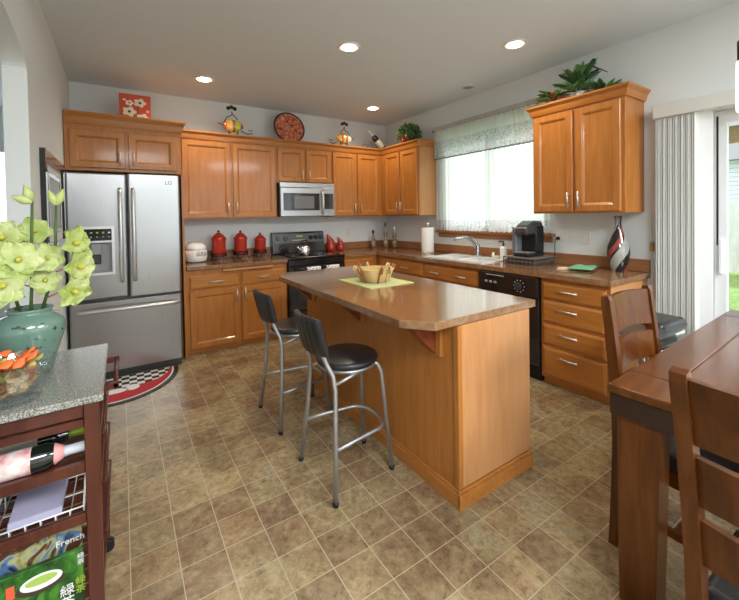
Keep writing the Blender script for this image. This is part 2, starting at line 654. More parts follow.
# room beyond the arch, with a window in its far wall
mb = MB()
mb.box(-7.0, -6.4, 1.5, 1.6, 0, H)
mb.box(-4.3, -3.98, 1.5, 1.6, 0, H)
mb.box(-6.4, -4.3, 1.5, 1.6, 0, 0.8)
mb.box(-6.4, -4.3, 1.5, 1.6, 2.3, H)
struct(mb.build('wall_far', WALL))
MB().box(-7.1, -7.0, -8.2, 1.6, 0, H).build('added_wall_outer', WALL)['kind'] = 'structure'  # wall added out of view to keep daylight off the arch jamb
MB().box(-3.98, -3.88, 0.15, 1.5, 0, H).build('wall_side', WALL)['kind'] = 'structure'
mb = MB()
mb.frame('y', 1.52, 1.58, (-6.4, -4.3, 0.8, 2.3), (-6.35, -4.35, 0.85, 2.25))
mb.box(-5.36, -5.31, 1.525, 1.575, 0.85, 2.25)
w2 = struct(mb.build('window_2', WHITE))
MB().box(-6.39, -4.31, 1.548, 1.552, 0.81, 2.29).build('pane', PANE, w2)

# sink window
mb = MB()
mb.frame('x', 0.03, 0.13, (WY0, WY1, WZ0, WZ1), (WY0 + 0.05, WY1 - 0.05, WZ0 + 0.05, WZ1 - 0.05))
mb.box(0.04, 0.12, -1.965, -1.935, WZ0 + 0.05, WZ1 - 0.05)
w1 = struct(mb.build('window_1', WHITE))
MB().box(0.078, 0.082, WY0 + 0.04, WY1 - 0.04, WZ0 + 0.04, WZ1 - 0.04).build('pane', PANE, w1)
mb = MB()
mb.box(-0.055, 0.03, WY0 - 0.07, WY1 + 0.07, 1.165, 1.20, 0.004)
mb.box(-0.02, 0.0, WY0 - 0.05, WY1 + 0.05, 1.11, 1.165, 0.003)
mb.build('window_sill', SPLASH, w1)

# sliding patio door
mb = MB()
mb.frame('x', 0.0, 0.14, (DY0, DY1, 0.001, DZ1), (DY0 + 0.065, DY1 - 0.065, 0.05, DZ1 - 0.05))
d1 = struct(mb.build('door_1', WHITE))
mb = MB()
mb.frame('x', 0.02, 0.065, (-4.86, DY1 - 0.075, 0.052, DZ1 - 0.052), (-4.79, DY1 - 0.14, 0.15, DZ1 - 0.13))
sl = mb.build('sliding_sash', WHITE, d1)
MB().box(0.04, 0.044, -4.79, DY1 - 0.14, 0.15, DZ1 - 0.13).build('pane', PANE, sl)
mb = MB()
mb.frame('x', 0.085, 0.125, (-5.68, -4.80, 0.052, DZ1 - 0.052), (-5.60, -4.87, 0.15, DZ1 - 0.13))
fs = mb.build('fixed_sash', WHITE, d1)
MB().box(0.10, 0.104, -5.60, -4.87, 0.15, DZ1 - 0.13).build('pane', PANE, fs)
mb = MB()
mb.box(-0.008, 0.0195, -3.955, -3.93, 0.95, 1.2, 0.006)
mb.build('door_handle', WHITE, d1)
MB().box(0.0145, 0.0195, -3.927, -3.917, 1.15, 2.05).build('gap_shade', BLACK_M, d1)  # black strip standing in for the shade in the gap beside the sash

# outside: lawn, paving, fence, patio cover, neighbouring house
LAWN = mat('lawn', (0.14, 0.26, 0.05), 0.9)
lk(LAWN, ramp(LAWN, noise(LAWN, coords(LAWN, (1, 1, 1)), 12, 6, 0.7), [(0.35, (0.07, 0.16, 0.025)), (0.65, (0.26, 0.40, 0.09))]), bsdf(LAWN).inputs['Base Color'])
struct(MB().box(0.15, 26, -14, 14, -0.3, -0.2).build('ground', LAWN))
PAVE = mat('concrete_paving', (0.62, 0.61, 0.58), 0.85)
struct(MB().box(0.15, 3.2, -7.5, -2.9, -0.2, -0.06).build('patio_slab', PAVE))
FENCE = wood('pale_fence_boards', (0.62, 0.58, 0.53), (0.72, 0.69, 0.65), (0.8, 0.78, 0.74), 'z', 0.5, 0.8, 0)
fb = thing('board_fence', 'pale board fence across the lawn seen through the sliding door', 'fence', (9.0, -3.0, -0.2))
mb = MB()
for k in range(60):
    y = -11 + k * 0.27
    mb.box(9.0, 9.02, y, y + 0.255, -0.15, 1.55)
mb.build('boards', FENCE, fb)
for k in range(7):
    MB().box(9.02, 9.12, -11 + k * 2.7, -10.9 + k * 2.7, -0.2, 1.6).build('post', FENCE, fb)
SIDING = mat('white_siding', (0.75, 0.78, 0.8), 0.7)
ROOFM = mat('grey_shingles', (0.28, 0.27, 0.27), 0.9)
nh = thing('neighbour_house', 'white clapboard house beyond the fence outside the sliding door', 'house', (16, -3, -0.2))
mb = MB()
for k in range(22):
    mb.box(14.0 - 0.012, 19, -9, 6, -0.2 + k * 0.15, -0.06 + k * 0.15)
mb.build('wall', SIDING, nh)
MB().prism([(13.5, -9.4, 3.05), (19.5, -9.4, 3.05), (16.5, -9.4, 4.9)], (0, 15.8, 0)).build('roof', ROOFM, nh)
BEAMW = wood('patio_beam_wood', (0.30, 0.19, 0.08), (0.40, 0.26, 0.12), (0.5, 0.34, 0.17), 'x', 0.6, 0.7, 0)
pc = thing('patio_cover', 'tan timber patio cover over the paving outside the sliding door', 'patio cover', (1.8, -4.8, -0.06))
for y in (-7.2, -5.2, -3.25):
    MB().box(3.0, 3.12, y, y + 0.12, -0.06, 2.25).build('post', BEAMW, pc)
MB().box(2.98, 3.14, -7.4, -3.0, 2.25, 2.45).build('beam', BEAMW, pc)
for k in range(10):
    MB().prism([(0.16, -7.3 + k * 0.47, 2.50), (3.4, -7.3 + k * 0.47, 2.45), (3.4, -7.3 + k * 0.47, 2.59), (0.16, -7.3 + k * 0.47, 2.68)], (0, 0.045, 0)).build('rafter', BEAMW, pc)
MB().prism([(0.16, -7.45, 2.69), (3.5, -7.45, 2.60), (3.5, -7.45, 2.63), (0.16, -7.45, 2.72)], (0, 4.6, 0)).build('roof_deck', BEAMW, pc)

# ceiling can lights: real lamps with a lit lens
def can(x, y, label):
    t = thing('ceiling_light', label, 'light', (x, y, H), 'recessed ceiling lights')
    MB().lathe((x, y, H), [(0.062, -0.001), (0.062, -0.006), (0.092, -0.010), (0.098, -0.004), (0.098, -0.0005)], 28, cap=False).build('trim_ring', WHITE, t)
    MB().lathe((x, y, H), [(0.062, -0.0015), (0.05, -0.012), (0.03, -0.017), (0.0, -0.019)], 24).build('lens', LAMP, t)
    ld = bpy.data.lights.new('bulb', 'SPOT')
    ld.energy = CAN_W
    ld.spot_size = math.radians(150)
    ld.spot_blend = 0.8
    ld.shadow_soft_size = 0.07
    ld.color = (1.0, 0.84, 0.62)
    lo = bpy.data.objects.new('bulb', ld)
    COL.objects.link(lo)
    lo.parent = t
    lo.location = (0, 0, -0.04)
can(-2.753, -0.73, 'recessed ceiling light above the refrigerator corner, leftmost of the lit four')
can(-1.877, -2.096, 'recessed ceiling light over the far end of the island, second lit one from left')
can(-0.739, -2.849, 'rightmost recessed ceiling light, nearest the big wall cabinet with plants')
can(-0.719, -0.726, 'recessed ceiling light over the back corner near the wine bottle')
for x, y in ((-3.2, -6.3), (-0.9, -6.3)):  # unseen area lights added behind the camera to fill the room
    ld = bpy.data.lights.new('fill_light', 'AREA')
    ld.energy = FILL_W
    ld.size = 1.4
    ld.shape = 'DISK'
    ld.color = (0.93, 0.97, 1.0)
    lo = bpy.data.objects.new('fill_light', ld)
    COL.objects.link(lo)
    lo.location = (x, y, H - 0.03)
t = thing('ceiling_speaker', 'small round grey unlit ceiling disc near the curtained window', 'ceiling speaker', (-0.267, -1.92, H))
MB().lathe((-0.267, -1.92, H), [(0.075, -0.0005), (0.078, -0.008), (0.062, -0.011), (0.055, -0.006)], 24, cap=False).build('rim', WHITE, t)
MB().lathe((-0.267, -1.92, H), [(0.056, -0.002), (0.056, -0.006), (0.0, -0.007)], 24).build('grille', GREY_MID, t)

# ------------------------------------------------------------------ wall cabinets
UB, DT, UT, CT = 1.392, 2.245, 2.262, 2.345
def wall_cabinet(face, u0, u1, depth, z0, doors, label, side_end=None, group=None, hz=None, hl=0.13):
    loc = P3(face, (u0 + u1) / 2, depth / 2, z0)
    t = thing('wall_cabinet', label, 'cabinet', loc, group)
    mb = MB()
    fbox(mb, face, u0 + 0.001, u1 - 0.001, 0.003, depth - 0.022, z0, CT - 0.03)
    fbox(mb, face, u0, u1, depth - 0.022, depth, z0 - 0.002, CT - 0.03, 0.001)
    mb.build('body', MAPLE, t)
    for (a, b, hu) in doors:
        door(face, a, b, z0 + 0.012, DT, depth, t, hu, (z0 + 0.11) if hz is None else hz, hl)
    return t

UD = 0.33
c = wall_cabinet('B', -2.953, -1.887, UD, UB, [(-2.925, -2.425, -2.462), (-2.402, -1.905, -2.368)], 'tall honey-maple wall cabinet above the red canisters, two doors')
crown('B', -2.953, -1.887, UD, 2.262, CT, c)
c = wall_cabinet('B', -1.886, -1.134, UD, 1.822, [(-1.872, -1.522, -1.556), (-1.498, -1.146, -1.464)], 'short honey-maple wall cabinet directly above the microwave', hz=1.92, hl=0.12)
crown('B', -1.886, -1.134, UD, 2.262, CT, c)
c = wall_cabinet('B', -1.133, -0.332, UD, UB, [(-1.118, -0.762, -0.797), (-0.738, -0.372, -0.703)], 'honey-maple wall cabinet between microwave and room corner, two tall doors')
crown('B', -1.133, -0.332, UD, 2.262, CT, c, mi1=True)
c = wall_cabinet('R', -1.150, -0.004, UD, UB, [(-1.135, -0.795, -0.825), (-0.775, -0.430, -0.745)], 'honey-maple corner wall cabinet beside the curtained window, plant on top')
crown('R', -1.150, -0.332, UD, 2.262, CT, c, ret0=True, mi1=True)
fb2 = MB()
fb2.box(-UD + 0.022, -0.004, -1.1535, -1.1505, UB, CT - 0.085)
fb2.build('end_panel', MAPLE_SIDE, c)
c = wall_cabinet('R', -3.488, -2.738, UD, UB, [(-3.462, -3.128, -3.158), (-3.102, -2.755, -3.072)], 'large honey-maple wall cabinet right of the window, leafy plants on top')
crown('R', -3.488, -2.738, UD, 2.262, CT, c, ret0=True, ret1=True)
# cabinet over the refrigerator, with the tall end panel beside the fridge
t = thing('fridge_cabinet', 'deep honey-maple cabinet over the refrigerator with a tall side panel', 'cabinet', (-3.42, -0.3, 1.85))
mb = MB()
fbox(mb, 'B', -3.874, -2.978, 0.003, 0.588, 1.85, CT - 0.03)
fbox(mb, 'B', -3.876, -2.966, 0.588, 0.61, 1.84, CT - 0.03, 0.001)
mb.build('body', MAPLE, t)
MB().box(-2.975, -2.955, -0.66, -0.003, 0, 1.838, 0.001).build('side_panel', MAPLE, t)
door('B', -3.840, -3.432, 1.868, 2.20, 0.61, t, -3.47, 1.955, 0.115)
door('B', -3.405, -3.005, 1.868, 2.20, 0.61, t, -3.368, 1.955, 0.115)
crown('B', -3.872, -2.966, 0.61, 2.245, CT + 0.008, t, ret1=True, proj=0.05, wb=0.40)

# ------------------------------------------------------------------ base cabinets
CZ = 0.914
def base_body(face, u0, u1, label, depth=0.60, top=0.872, toe=0.055, hollow=False):
    t = thing('base_cabinet', label, 'cabinet', P3(face, (u0 + u1) / 2, depth / 2, 0))
    mb = MB()
    if hollow:
        fbox(mb, face, u0, u1, 0.003, depth, toe, 0.745, 0.001)
        fbox(mb, face, u0, u1, depth - 0.02, depth, 0.7455, top, 0.001)
    else:
        fbox(mb, face, u0, u1, 0.003, depth, toe, top, 0.001)
    mb.build('body', MAPLE, t)
    mb = MB()
    fbox(mb, face, u0, u1, 0.02, depth - 0.035, 0.0, toe)
    mb.build('toe_board', MAPLE_X if face == 'B' else MAPLE_H, t)
    return t
t = base_body('B', -2.953, -1.884, 'honey-maple base cabinet left of the stove, two drawers over two doors')
drawer('B', -2.918, -2.425, 0.672, 0.812, 0.60, t, [-2.66], hl=0.16)
drawer('B', -2.402, -1.905, 0.672, 0.812, 0.60, t, [-2.15], hl=0.16)
door('B', -2.918, -2.425, 0.065, 0.652, 0.60, t, -2.458, 0.575, 0.14)
door('B', -2.402, -1.905, 0.065, 0.652, 0.60, t, -2.37, 0.575, 0.14)
mb = MB()
mb.box(-2.60, -2.06, -0.655, -0.30, 0.838, 0.858, 0.003)
mb.build('bread_board', MAPLE_SIDE, t)
t = base_body('B', -1.136, -0.605, 'honey-maple base cabinet right of the stove, in the back corner')
drawer('B', -1.118, -0.665, 0.672, 0.835, 0.60, t, [-0.90])
door('B', -1.118, -0.665, 0.065, 0.652, 0.60, t, -1.08, 0.575, 0.14)
t = base_body('R', -1.542, -0.604, 'honey-maple base cabinet between the room corner and the sink')
drawer('R', -1.520, -0.70, 0.69, 0.835, 0.60, t, [-1.22])
door('R', -1.520, -1.10, 0.065, 0.67, 0.60, t, -1.14, 0.575)
door('R', -1.085, -0.70, 0.065, 0.67, 0.60, t, -1.05, 0.575)
t = base_body('R', -2.352, -1.544, 'honey-maple sink base cabinet with a two-handled false drawer front', hollow=True)
drawer('R', -2.330, -1.560, 0.69, 0.835, 0.60, t, [-2.12, -1.74], name='drawer_front')
door('R', -2.330, -1.955, 0.065, 0.67, 0.60, t, -1.99, 0.575)
door('R', -1.935, -1.560, 0.065, 0.67, 0.60, t, -1.90, 0.575)
t = base_body('R', -3.502, -2.975, 'honey-maple drawer cabinet with four stacked drawers beside the dishwasher')
for a, b in ((0.705, 0.835), (0.515, 0.685), (0.332, 0.492), (0.078, 0.308)):
    drawer('R', -3.478, -2.995, a, b, 0.60, t, [-3.212], hz=b - 0.055, hl=0.155)
MB().box(-0.60, -0.004, -3.506, -3.5025, 0.055, 0.868).build('end_panel', MAPLE_SIDE, t)

# worktops
t = thing('worktop', 'speckled brown worktop with upstand between refrigerator and stove', 'countertop', (-2.41, -0.32, 0.874))
MB().box(-2.942, -1.884, -0.645, -0.003, 0.874, CZ, 0.003).build('slab', COUNTER, t)
MB().box(-2.942, -1.884, -0.022, -0.003, CZ + 0.0005, CZ + 0.10, 0.003).build('upstand', SPLASH, t)
t = thing('worktop', 'long L-shaped brown worktop carrying the sink under the window', 'countertop', (-0.32, -2.0, 0.874))
SX0, SX1, SY0, SY1 = -0.560, -0.115, -2.325, -1.56
mb = MB()
mb.box(-0.645, -0.003, -3.525, SY0, 0.874, CZ)
mb.box(-0.645, SX0, SY0, SY1, 0.874, CZ)
mb.box(SX1, -0.003, SY0, SY1, 0.874, CZ)
mb.box(-0.645, -0.003, SY1, -0.003, 0.874, CZ)
mb.box(-1.136, -0.645, -0.645, -0.003, 0.874, CZ)
bmesh.ops.remove_doubles(mb.bm, verts=mb.bm.verts, dist=0.0002)
mb.build('slab', COUNTER, t)
mb = MB()
mb.box(-0.022, -0.003, -3.525, -0.022, CZ + 0.0005, CZ + 0.10, 0.003)
mb.box(-1.136, -0.003, -0.022, -0.003, CZ + 0.0005, CZ + 0.10, 0.003)
mb.build('upstand', SPLASH, t)

# sink
t = thing('kitchen_sink', 'white double-bowl sink set into the worktop under the window', 'sink', (-0.34, -1.91, CZ))
mb = MB()
x0, x1, y0, y1 = SX0 - 0.022, SX1 + 0.022, SY0 - 0.022, SY1 + 0.022
zt = CZ + 0.009
mb.frame('z', CZ + 0.001, zt, (x0, x1, y0, y1), (SX0 + 0.03, SX1 - 0.07, SY0 + 0.03, SY1 - 0.03))
mb.box(SX0 + 0.031, SX1 - 0.071, -1.955, -1.925, CZ - 0.01, zt - 0.001, 0.003)
mb.build('rim', WHITE_GLOSS, t)
for a, b in ((SY0 + 0.008, -1.948), (-1.932, SY1 - 0.008)):
    mb = MB()
    xa, xb = SX0 + 0.008, SX1 - 0.045
    mb.loft([[(xa, a, CZ), (xb, a, CZ), (xb, b, CZ), (xa, b, CZ)], [(xa + 0.03, a + 0.03, 0.76), (xb - 0.03, a + 0.03, 0.76), (xb - 0.03, b - 0.03, 0.76), (xa + 0.03, b - 0.03, 0.76)]], cap=False, smooth=False)
    mb.poly([(xa + 0.03, a + 0.03, 0.76), (xb - 0.03, a + 0.03, 0.76), (xb - 0.03, b - 0.03, 0.76), (xa + 0.03, b - 0.03, 0.76)])
    bw = mb.build('bowl', WHITE_GLOSS, t)
    MB().lathe(((xa + xb) / 2, (a + b) / 2, 0.7605), [(0.0, 0.0), (0.035, 0.0), (0.038, 0.003), (0.0, 0.004)], 16).build('drain', CHROME, bw)
t = thing('kitchen_faucet', 'chrome single-lever faucet arching over the white sink', 'faucet', (-0.135, -1.91, CZ + 0.009))
bx, by, bz = -0.135, -1.915, CZ + 0.0095
mb = MB()
mb.lathe((bx, by, bz), [(0.032, 0), (0.032, 0.012), (0.026, 0.03), (0.025, 0.12), (0.02, 0.135), (0.0, 0.137)], 18)
FAUC = mat('faucet_steel', (0.42, 0.42, 0.43), 0.22, 0.9)
mb.build('base', FAUC, t)
pts = []
for k in range(11):
    a = k / 10
    pts.append((bx - 0.02 - 0.22 * a, by + 0.10 * a, bz + 0.10 + 0.115 * math.sin(min(1, a * 1.35) * PI * 0.62) - 0.0 * a))
pts.append((pts[-1][0] - 0.012, pts[-1][1] + 0.005, pts[-1][2] - 0.035))
MB().tube(pts, [0.017] * 9 + [0.016, 0.017, 0.015], 10).build('spout', FAUC, t)
MB().tube([(bx, by, bz + 0.13), (bx + 0.005, by + 0.015, bz + 0.16), (bx + 0.0, by + 0.07, bz + 0.20), (bx - 0.01, by + 0.12, bz + 0.215)], [0.012, 0.011, 0.008, 0.008], 8).build('lever', FAUC, t)
MB().lathe((-0.125, -2.12, CZ + 0.0095), [(0.017, 0), (0.017, 0.03), (0.012, 0.035), (0.012, 0.055), (0.0, 0.056)], 14).build('side_sprayer', WHITE_GLOSS, t)

# dishwasher
t = thing('dishwasher', 'black dishwasher under the worktop between sink and drawer cabinet', 'dishwasher', (-0.3, -2.66, 0))
MB().box(-0.595, -0.01, -2.968, -2.358, 0.0, 0.870).build('body', BLACK_M, t)
MB().box(-0.632, -0.5965, -2.966, -2.360, 0.125, 0.685, 0.006).build('door', BLACK, t)
mb = MB()
mb.box(-0.648, -0.5965, -2.966, -2.360, 0.69, 0.866, 0.008)
cp = mb.build('control_panel', BLACK, t)
MB().tube([(-0.655 - 0.004, -2.80 + 0.0, 0.775), (-0.672, -2.80, 0.775)], 0.034, 20).build('dial', GREY_DARK, cp)
mb = MB()
for k in range(10):
    a = 2 * PI * k / 10
    mb.box(-0.6495, -0.648, -2.80 + 0.05 * math.cos(a) - 0.004, -2.80 + 0.05 * math.cos(a) + 0.004, 0.775 + 0.05 * math.sin(a) - 0.003, 0.775 + 0.05 * math.sin(a) + 0.003)
for k in range(9):
    mb.box(-0.6495, -0.648, -2.47 - k * 0.022, -2.455 - k * 0.022, 0.836, 0.841)
mb.build('printed_marks', PRINT_W, cp)
for k in range(3):
    MB().box(-0.654, -0.648, -2.47 - k * 0.05, -2.44 - k * 0.05, 0.765, 0.785, 0.002).build('button', GREY_MID, cp)
MB().box(-0.600, -0.596, -2.966, -2.360, 0.012, 0.118).build('kick_plate', BLACK_M, t)
# ------------------------------------------------------------------ refrigerator
t = thing('refrigerator', 'stainless french-door refrigerator with ice dispenser and bottom freezer', 'refrigerator', (-3.43, -0.4, 0))
FY = -0.80
MB().box(-3.855, -3.008, -0.735, -0.03, 0.03, 1.795).build('body', GREY_DARK, t)
mb = MB()
# left door as a frame around the dispenser recess
RX0, RX1, RZ0, RZ1 = -3.795, -3.530, 0.925, 1.345
def rounded_door(mb, x0, x1, z0, z1):
    n = 6
    prof = []
    for k in range(n + 1):
        a = PI / 2 * k / n
        prof.append((x0 + 0.022 * (1 - math.sin(a)), FY + 0.022 * (1 - math.cos(a))))
    prof = [(x0, -0.738)] + [(x0 + 0.022 * (1 - math.cos(PI / 2 * k / n)), FY + 0.022 * (1 - math.sin(PI / 2 * k / n))) for k in range(n + 1)]
    prof += [(x1 - 0.022 * (1 - math.sin(PI / 2 * k / n)), FY + 0.022 * (1 - math.cos(PI / 2 * k / n))) for k in range(n + 1)] + [(x1, -0.738)]
    mb.loft([[(a, b, z0) for a, b in prof], [(a, b, z1) for a, b in prof]], smooth=False)
mb = MB()
n = 6
def dring(y, i, q=None):
    a_, b_, c_, d_ = q or (-3.858 + i, -3.436 - i, 0.715 + i, 1.805 - i)
    return [(a_, y, c_), (b_, y, c_), (b_, y, d_), (a_, y, d_)]
inn = (RX0, RX1, RZ0, RZ1)
mb.loft([dring(-0.738, 0), dring(FY + 0.014, 0), dring(FY + 0.004, 0.004), dring(FY, 0.013), dring(FY, 0, inn), dring(-0.738, 0, inn), dring(-0.738, 0)], cap=False, smooth=False)
ld_ = mb.build('fridge_door', STEEL, t)
mb = MB()
rounded_door(mb, -3.428, -3.006, 0.715, 1.805)
rd_ = mb.build('fridge_door', STEEL, t)
mb = MB()
rounded_door(mb, -3.858, -3.006, 0.075, 0.690)
fz_ = mb.build('freezer_drawer', STEEL, t)
for x, d in ((-3.482, ld_), (-3.385, rd_)):
    mb = MB()
    mb.tube([(x, FY, 0.86), (x, FY - 0.035, 0.875), (x, FY - 0.055, 0.93), (x, FY - 0.06, 1.25), (x, FY - 0.055, 1.60), (x, FY - 0.035, 1.655), (x, FY, 1.67)], 0.017, 10)
    mb.build('handle', NICKEL, d)
mb = MB()
mb.tube([(-3.80, FY, 0.615), (-3.79, FY - 0.035, 0.618), (-3.74, FY - 0.055, 0.622), (-3.42, FY - 0.062, 0.624), (-3.10, FY - 0.055, 0.622), (-3.05, FY - 0.035, 0.618), (-3.04, FY, 0.615)], 0.018, 10)
mb.build('handle', NICKEL, fz_)
mb = MB()
mb.frame('y', FY - 0.008, FY + 0.02, (RX0, RX1, RZ0, RZ1), (RX0 + 0.02, RX1 - 0.02, RZ0 + 0.022, RZ1 - 0.022))
mb.box(RX0 + 0.021, RX1 - 0.021, FY - 0.007, FY + 0.02, 1.205, 1.2215)
disp = mb.build('dispenser_frame', NICKEL, ld_)
MB().box(RX0 + 0.02, RX1 - 0.02, FY - 0.003, FY + 0.01, 1.222, RZ1 - 0.022).build('display', BLACK, disp)
mb = MB().use(PRINT_W)
for k in range(5):
    mb.use(PRINT_G if k in (1, 2, 3) else PRINT_W)
    mb.box(-3.745 + k * 0.042, -3.728 + k * 0.042, FY - 0.0045, FY - 0.003, 1.284, 1.298)
    mb.use(GREY_MID)
    mb.box(-3.745 + k * 0.042, -3.730 + k * 0.042, FY - 0.0045, FY - 0.003, 1.250, 1.258)
mb.build('display_icons', None, disp)
mb = MB()
mb.box(RX0, RX1, -0.745, -0.738, RZ0, 1.21)
mb.box(-3.70, -3.625, -0.785, -0.745, 1.10, 1.20, 0.006)
mb.build('recess', GREY_MID, disp)
MB().box(-3.695, -3.63, -0.783, -0.76, 1.02, 1.10, 0.006).build('ice_paddle', GREY_DARK, disp)
text_mesh('maker_mark', 'LG', 0.05, PRINT_K, rd_, (-3.10, FY - 0.001, 1.735), (1, 0, 0), (0, 0, 1))
MB().box(-3.84, -3.02, -0.765, -0.71, 0.004, 0.068, 0.004).build('kick_grille', GREY_DARK, t)

# ------------------------------------------------------------------ range
t = thing('electric_range', 'black electric range with rear control panel between base cabinets', 'stove', (-1.51, -0.35, 0))
RX, RXX = -1.878, -1.142
MB().box(RX, RXX, -0.64, -0.02, 0.0, 0.90).build('body', BLACK_M, t)
mb = MB()
mb.box(RX, RXX, -0.675, -0.025, 0.901, 0.922, 0.005)
ck = mb.build('cooktop', BLACK, t)
for x, y, r in ((-1.68, -0.50, 0.10), (-1.34, -0.50, 0.085), (-1.68, -0.23, 0.075), (-1.34, -0.23, 0.10)):
    MB().lathe((x, y, 0.9222), [(r - 0.006, 0), (r - 0.006, 0.0006), (r, 0.0006), (r, 0)], 30, cap=False).build('burner_ring', GREY_MID, ck)
mb = MB()
mb.prism([(RX, -0.02, 0.923), (RX, -0.115, 0.923), (RX, -0.075, 1.195), (RX, -0.02, 1.20)], (RXX - RX, 0, 0), 0.006)
bg_ = mb.build('backguard', BLACK, t)
mb = MB()
def bgp(x, z, o=0.0):
    return (x, -0.115 + 0.04 * (z - 0.923) / 0.272 - o, z)
mb.prism([bgp(RX + 0.03, 1.055, 0.001), bgp(RXX - 0.03, 1.055, 0.001), bgp(RXX - 0.03, 1.175, 0.001), bgp(RX + 0.03, 1.175, 0.001)], (0, -0.004, 0))
mb.build('control_fascia', mat('fascia_grey', (0.11, 0.115, 0.12), 0.25), bg_)
for x in (-1.80, -1.70, -1.345, -1.27, -1.20):
    MB().tube([bgp(x, 1.115, 0.004), bgp(x, 1.118, 0.03)], [0.03, 0.025], 16).build('knob', BLACK, bg_)
mb = MB().use(PRINT_W)
for k in range(7):
    mb.box(-1.60 + k * 0.026, -1.585 + k * 0.026, bgp(0, 1.09, 0.0065)[1], bgp(0, 1.09, 0.003)[1], 1.084, 1.094)
mb.use(PRINT_G)
mb.box(-1.55, -1.46, bgp(0, 1.14, 0.0065)[1], bgp(0, 1.14, 0.003)[1], 1.125, 1.150)
mb.build('clock_display', None, bg_)
mb = MB()
mb.box(RX + 0.004, RXX - 0.004, -0.672, -0.641, 0.30, 0.815, 0.006)
od = mb.build('oven_door', BLACK, t)
MB().box(-1.77, -1.25, -0.6745, -0.6725, 0.40, 0.70).build('oven_window', GLASS_D, od)
mb = MB()
mb.rod((-1.82, -0.715, 0.79), (-1.20, -0.715, 0.79), 0.013)
for x in (-1.80, -1.22):
    mb.rod((x, -0.672, 0.79), (x, -0.715, 0.79), 0.010)
mb.build('door_handle', BLACK, od)
MB().box(RX + 0.004, RXX - 0.004, -0.668, -0.641, 0.822, 0.898, 0.006).build('front_rail', BLACK, t)
MB().box(RX + 0.004, RXX - 0.004, -0.668, -0.641, 0.055, 0.29, 0.006).build('storage_drawer', BLACK, t)
# dish towels over the oven handle
TOWEL = mat('white_patterned_towel', (0.72, 0.72, 0.72), 0.9)
_v = coords(TOWEL, (1, 1, 1))
lk(TOWEL, ramp(TOWEL, noise(TOWEL, _v, 55, 2), [(0.40, (0.12, 0.14, 0.22)), (0.46, (0.78, 0.78, 0.77))]), bsdf(TOWEL).inputs['Base Color'])
for x, lab in ((-1.595, 'white patterned dish towel on the oven handle, left of the two'), (-1.345, 'white patterned dish towel on the oven handle, right of the two')):
    prof = [(-0.698, 0.58), (-0.699, 0.70), (-0.700, 0.80), (-0.705, 0.806), (-0.715, 0.809), (-0.725, 0.806), (-0.731, 0.80), (-0.732, 0.70), (-0.733, 0.52)]
    mb = MB()
    mb.surf(lambda u, v: (x - 0.085 + 0.17 * u, prof[round(v * 8)][0] - 0.003 * math.sin(u * 14) * (1 if v > 0.5 else -0.3), prof[round(v * 8)][1]), 14, 8, 0.004)
    tag(mb.build('dish_towel', TOWEL, at=(x, -0.715, 0.52)), lab, 'towel', 'towels on the oven handle')
# kettle
t = thing('kettle', 'small steel kettle with black handle standing on the stove', 'kettle', (-1.60, -0.47, 0.923))
kx, ky, kz = -1.60, -0.47, 0.9232
MB().lathe((kx, ky, kz), [(0.066, 0), (0.075, 0.01), (0.074, 0.06), (0.066, 0.10), (0.045, 0.125), (0.0, 0.128)], 24).build('body', CHROME, t)
MB().lathe((kx, ky, kz + 0.126), [(0.03, 0), (0.028, 0.01), (0.008, 0.014), (0.010, 0.03), (0.0, 0.033)], 16).build('lid', BLACK_M, t)
MB().tube([(kx + 0.055 * math.cos(a) * 1.15, ky, kz + 0.11 + 0.075 * math.sin(a)) for a in [PI * k / 10 for k in range(11)]], 0.009, 8).build('handle', BLACK_M, t)
MB().tube([(kx - 0.06, ky - 0.02, kz + 0.06), (kx - 0.095, ky - 0.03, kz + 0.09), (kx - 0.11, ky - 0.035, kz + 0.115)], [0.018, 0.013, 0.010], 8).build('spout', CHROME, t)
# microwave
t = thing('microwave_oven', 'stainless over-the-range microwave below the short wall cabinet', 'microwave', (-1.51, -0.2, 1.40))
MB().box(-1.872, -1.140, -0.385, -0.005, 1.400, 1.818).build('body', GREY_DARK, t)
MB().box(-1.874, -1.138, -0.405, -0.386, 1.762, 1.818, 0.003).build('vent_strip', STEEL, t)
mb = MB()
mb.box(-1.874, -1.305, -0.412, -0.386, 1.402, 1.758, 0.006)
dm = mb.build('door', STEEL, t)
MB().box(-1.835, -1.355, -0.4145, -0.4125, 1.475, 1.69).build('window', GLASS_D, dm)
MB().box(-1.70, -1.43, -0.4155, -0.4146, 1.50, 1.655).build('mesh_screen', mat('screen_grey', (0.16, 0.16, 0.17), 0.3), dm)
MB().tube([(-1.325, -0.412, 1.44), (-1.322, -0.44, 1.455), (-1.32, -0.452, 1.52), (-1.32, -0.454, 1.58), (-1.32, -0.452, 1.64), (-1.322, -0.44, 1.70), (-1.325, -0.412, 1.715)], 0.014, 10).build('handle', NICKEL, dm)
mb = MB()
mb.box(-1.302, -1.138, -0.410, -0.386, 1.402, 1.758, 0.004)
pm = mb.build('control_panel', STEEL, t)
mb = MB()
mb.box(-1.285, -1.155, -0.4125, -0.4105, 1.49, 1.69)
mb.build('keypad', GLASS_D, pm)

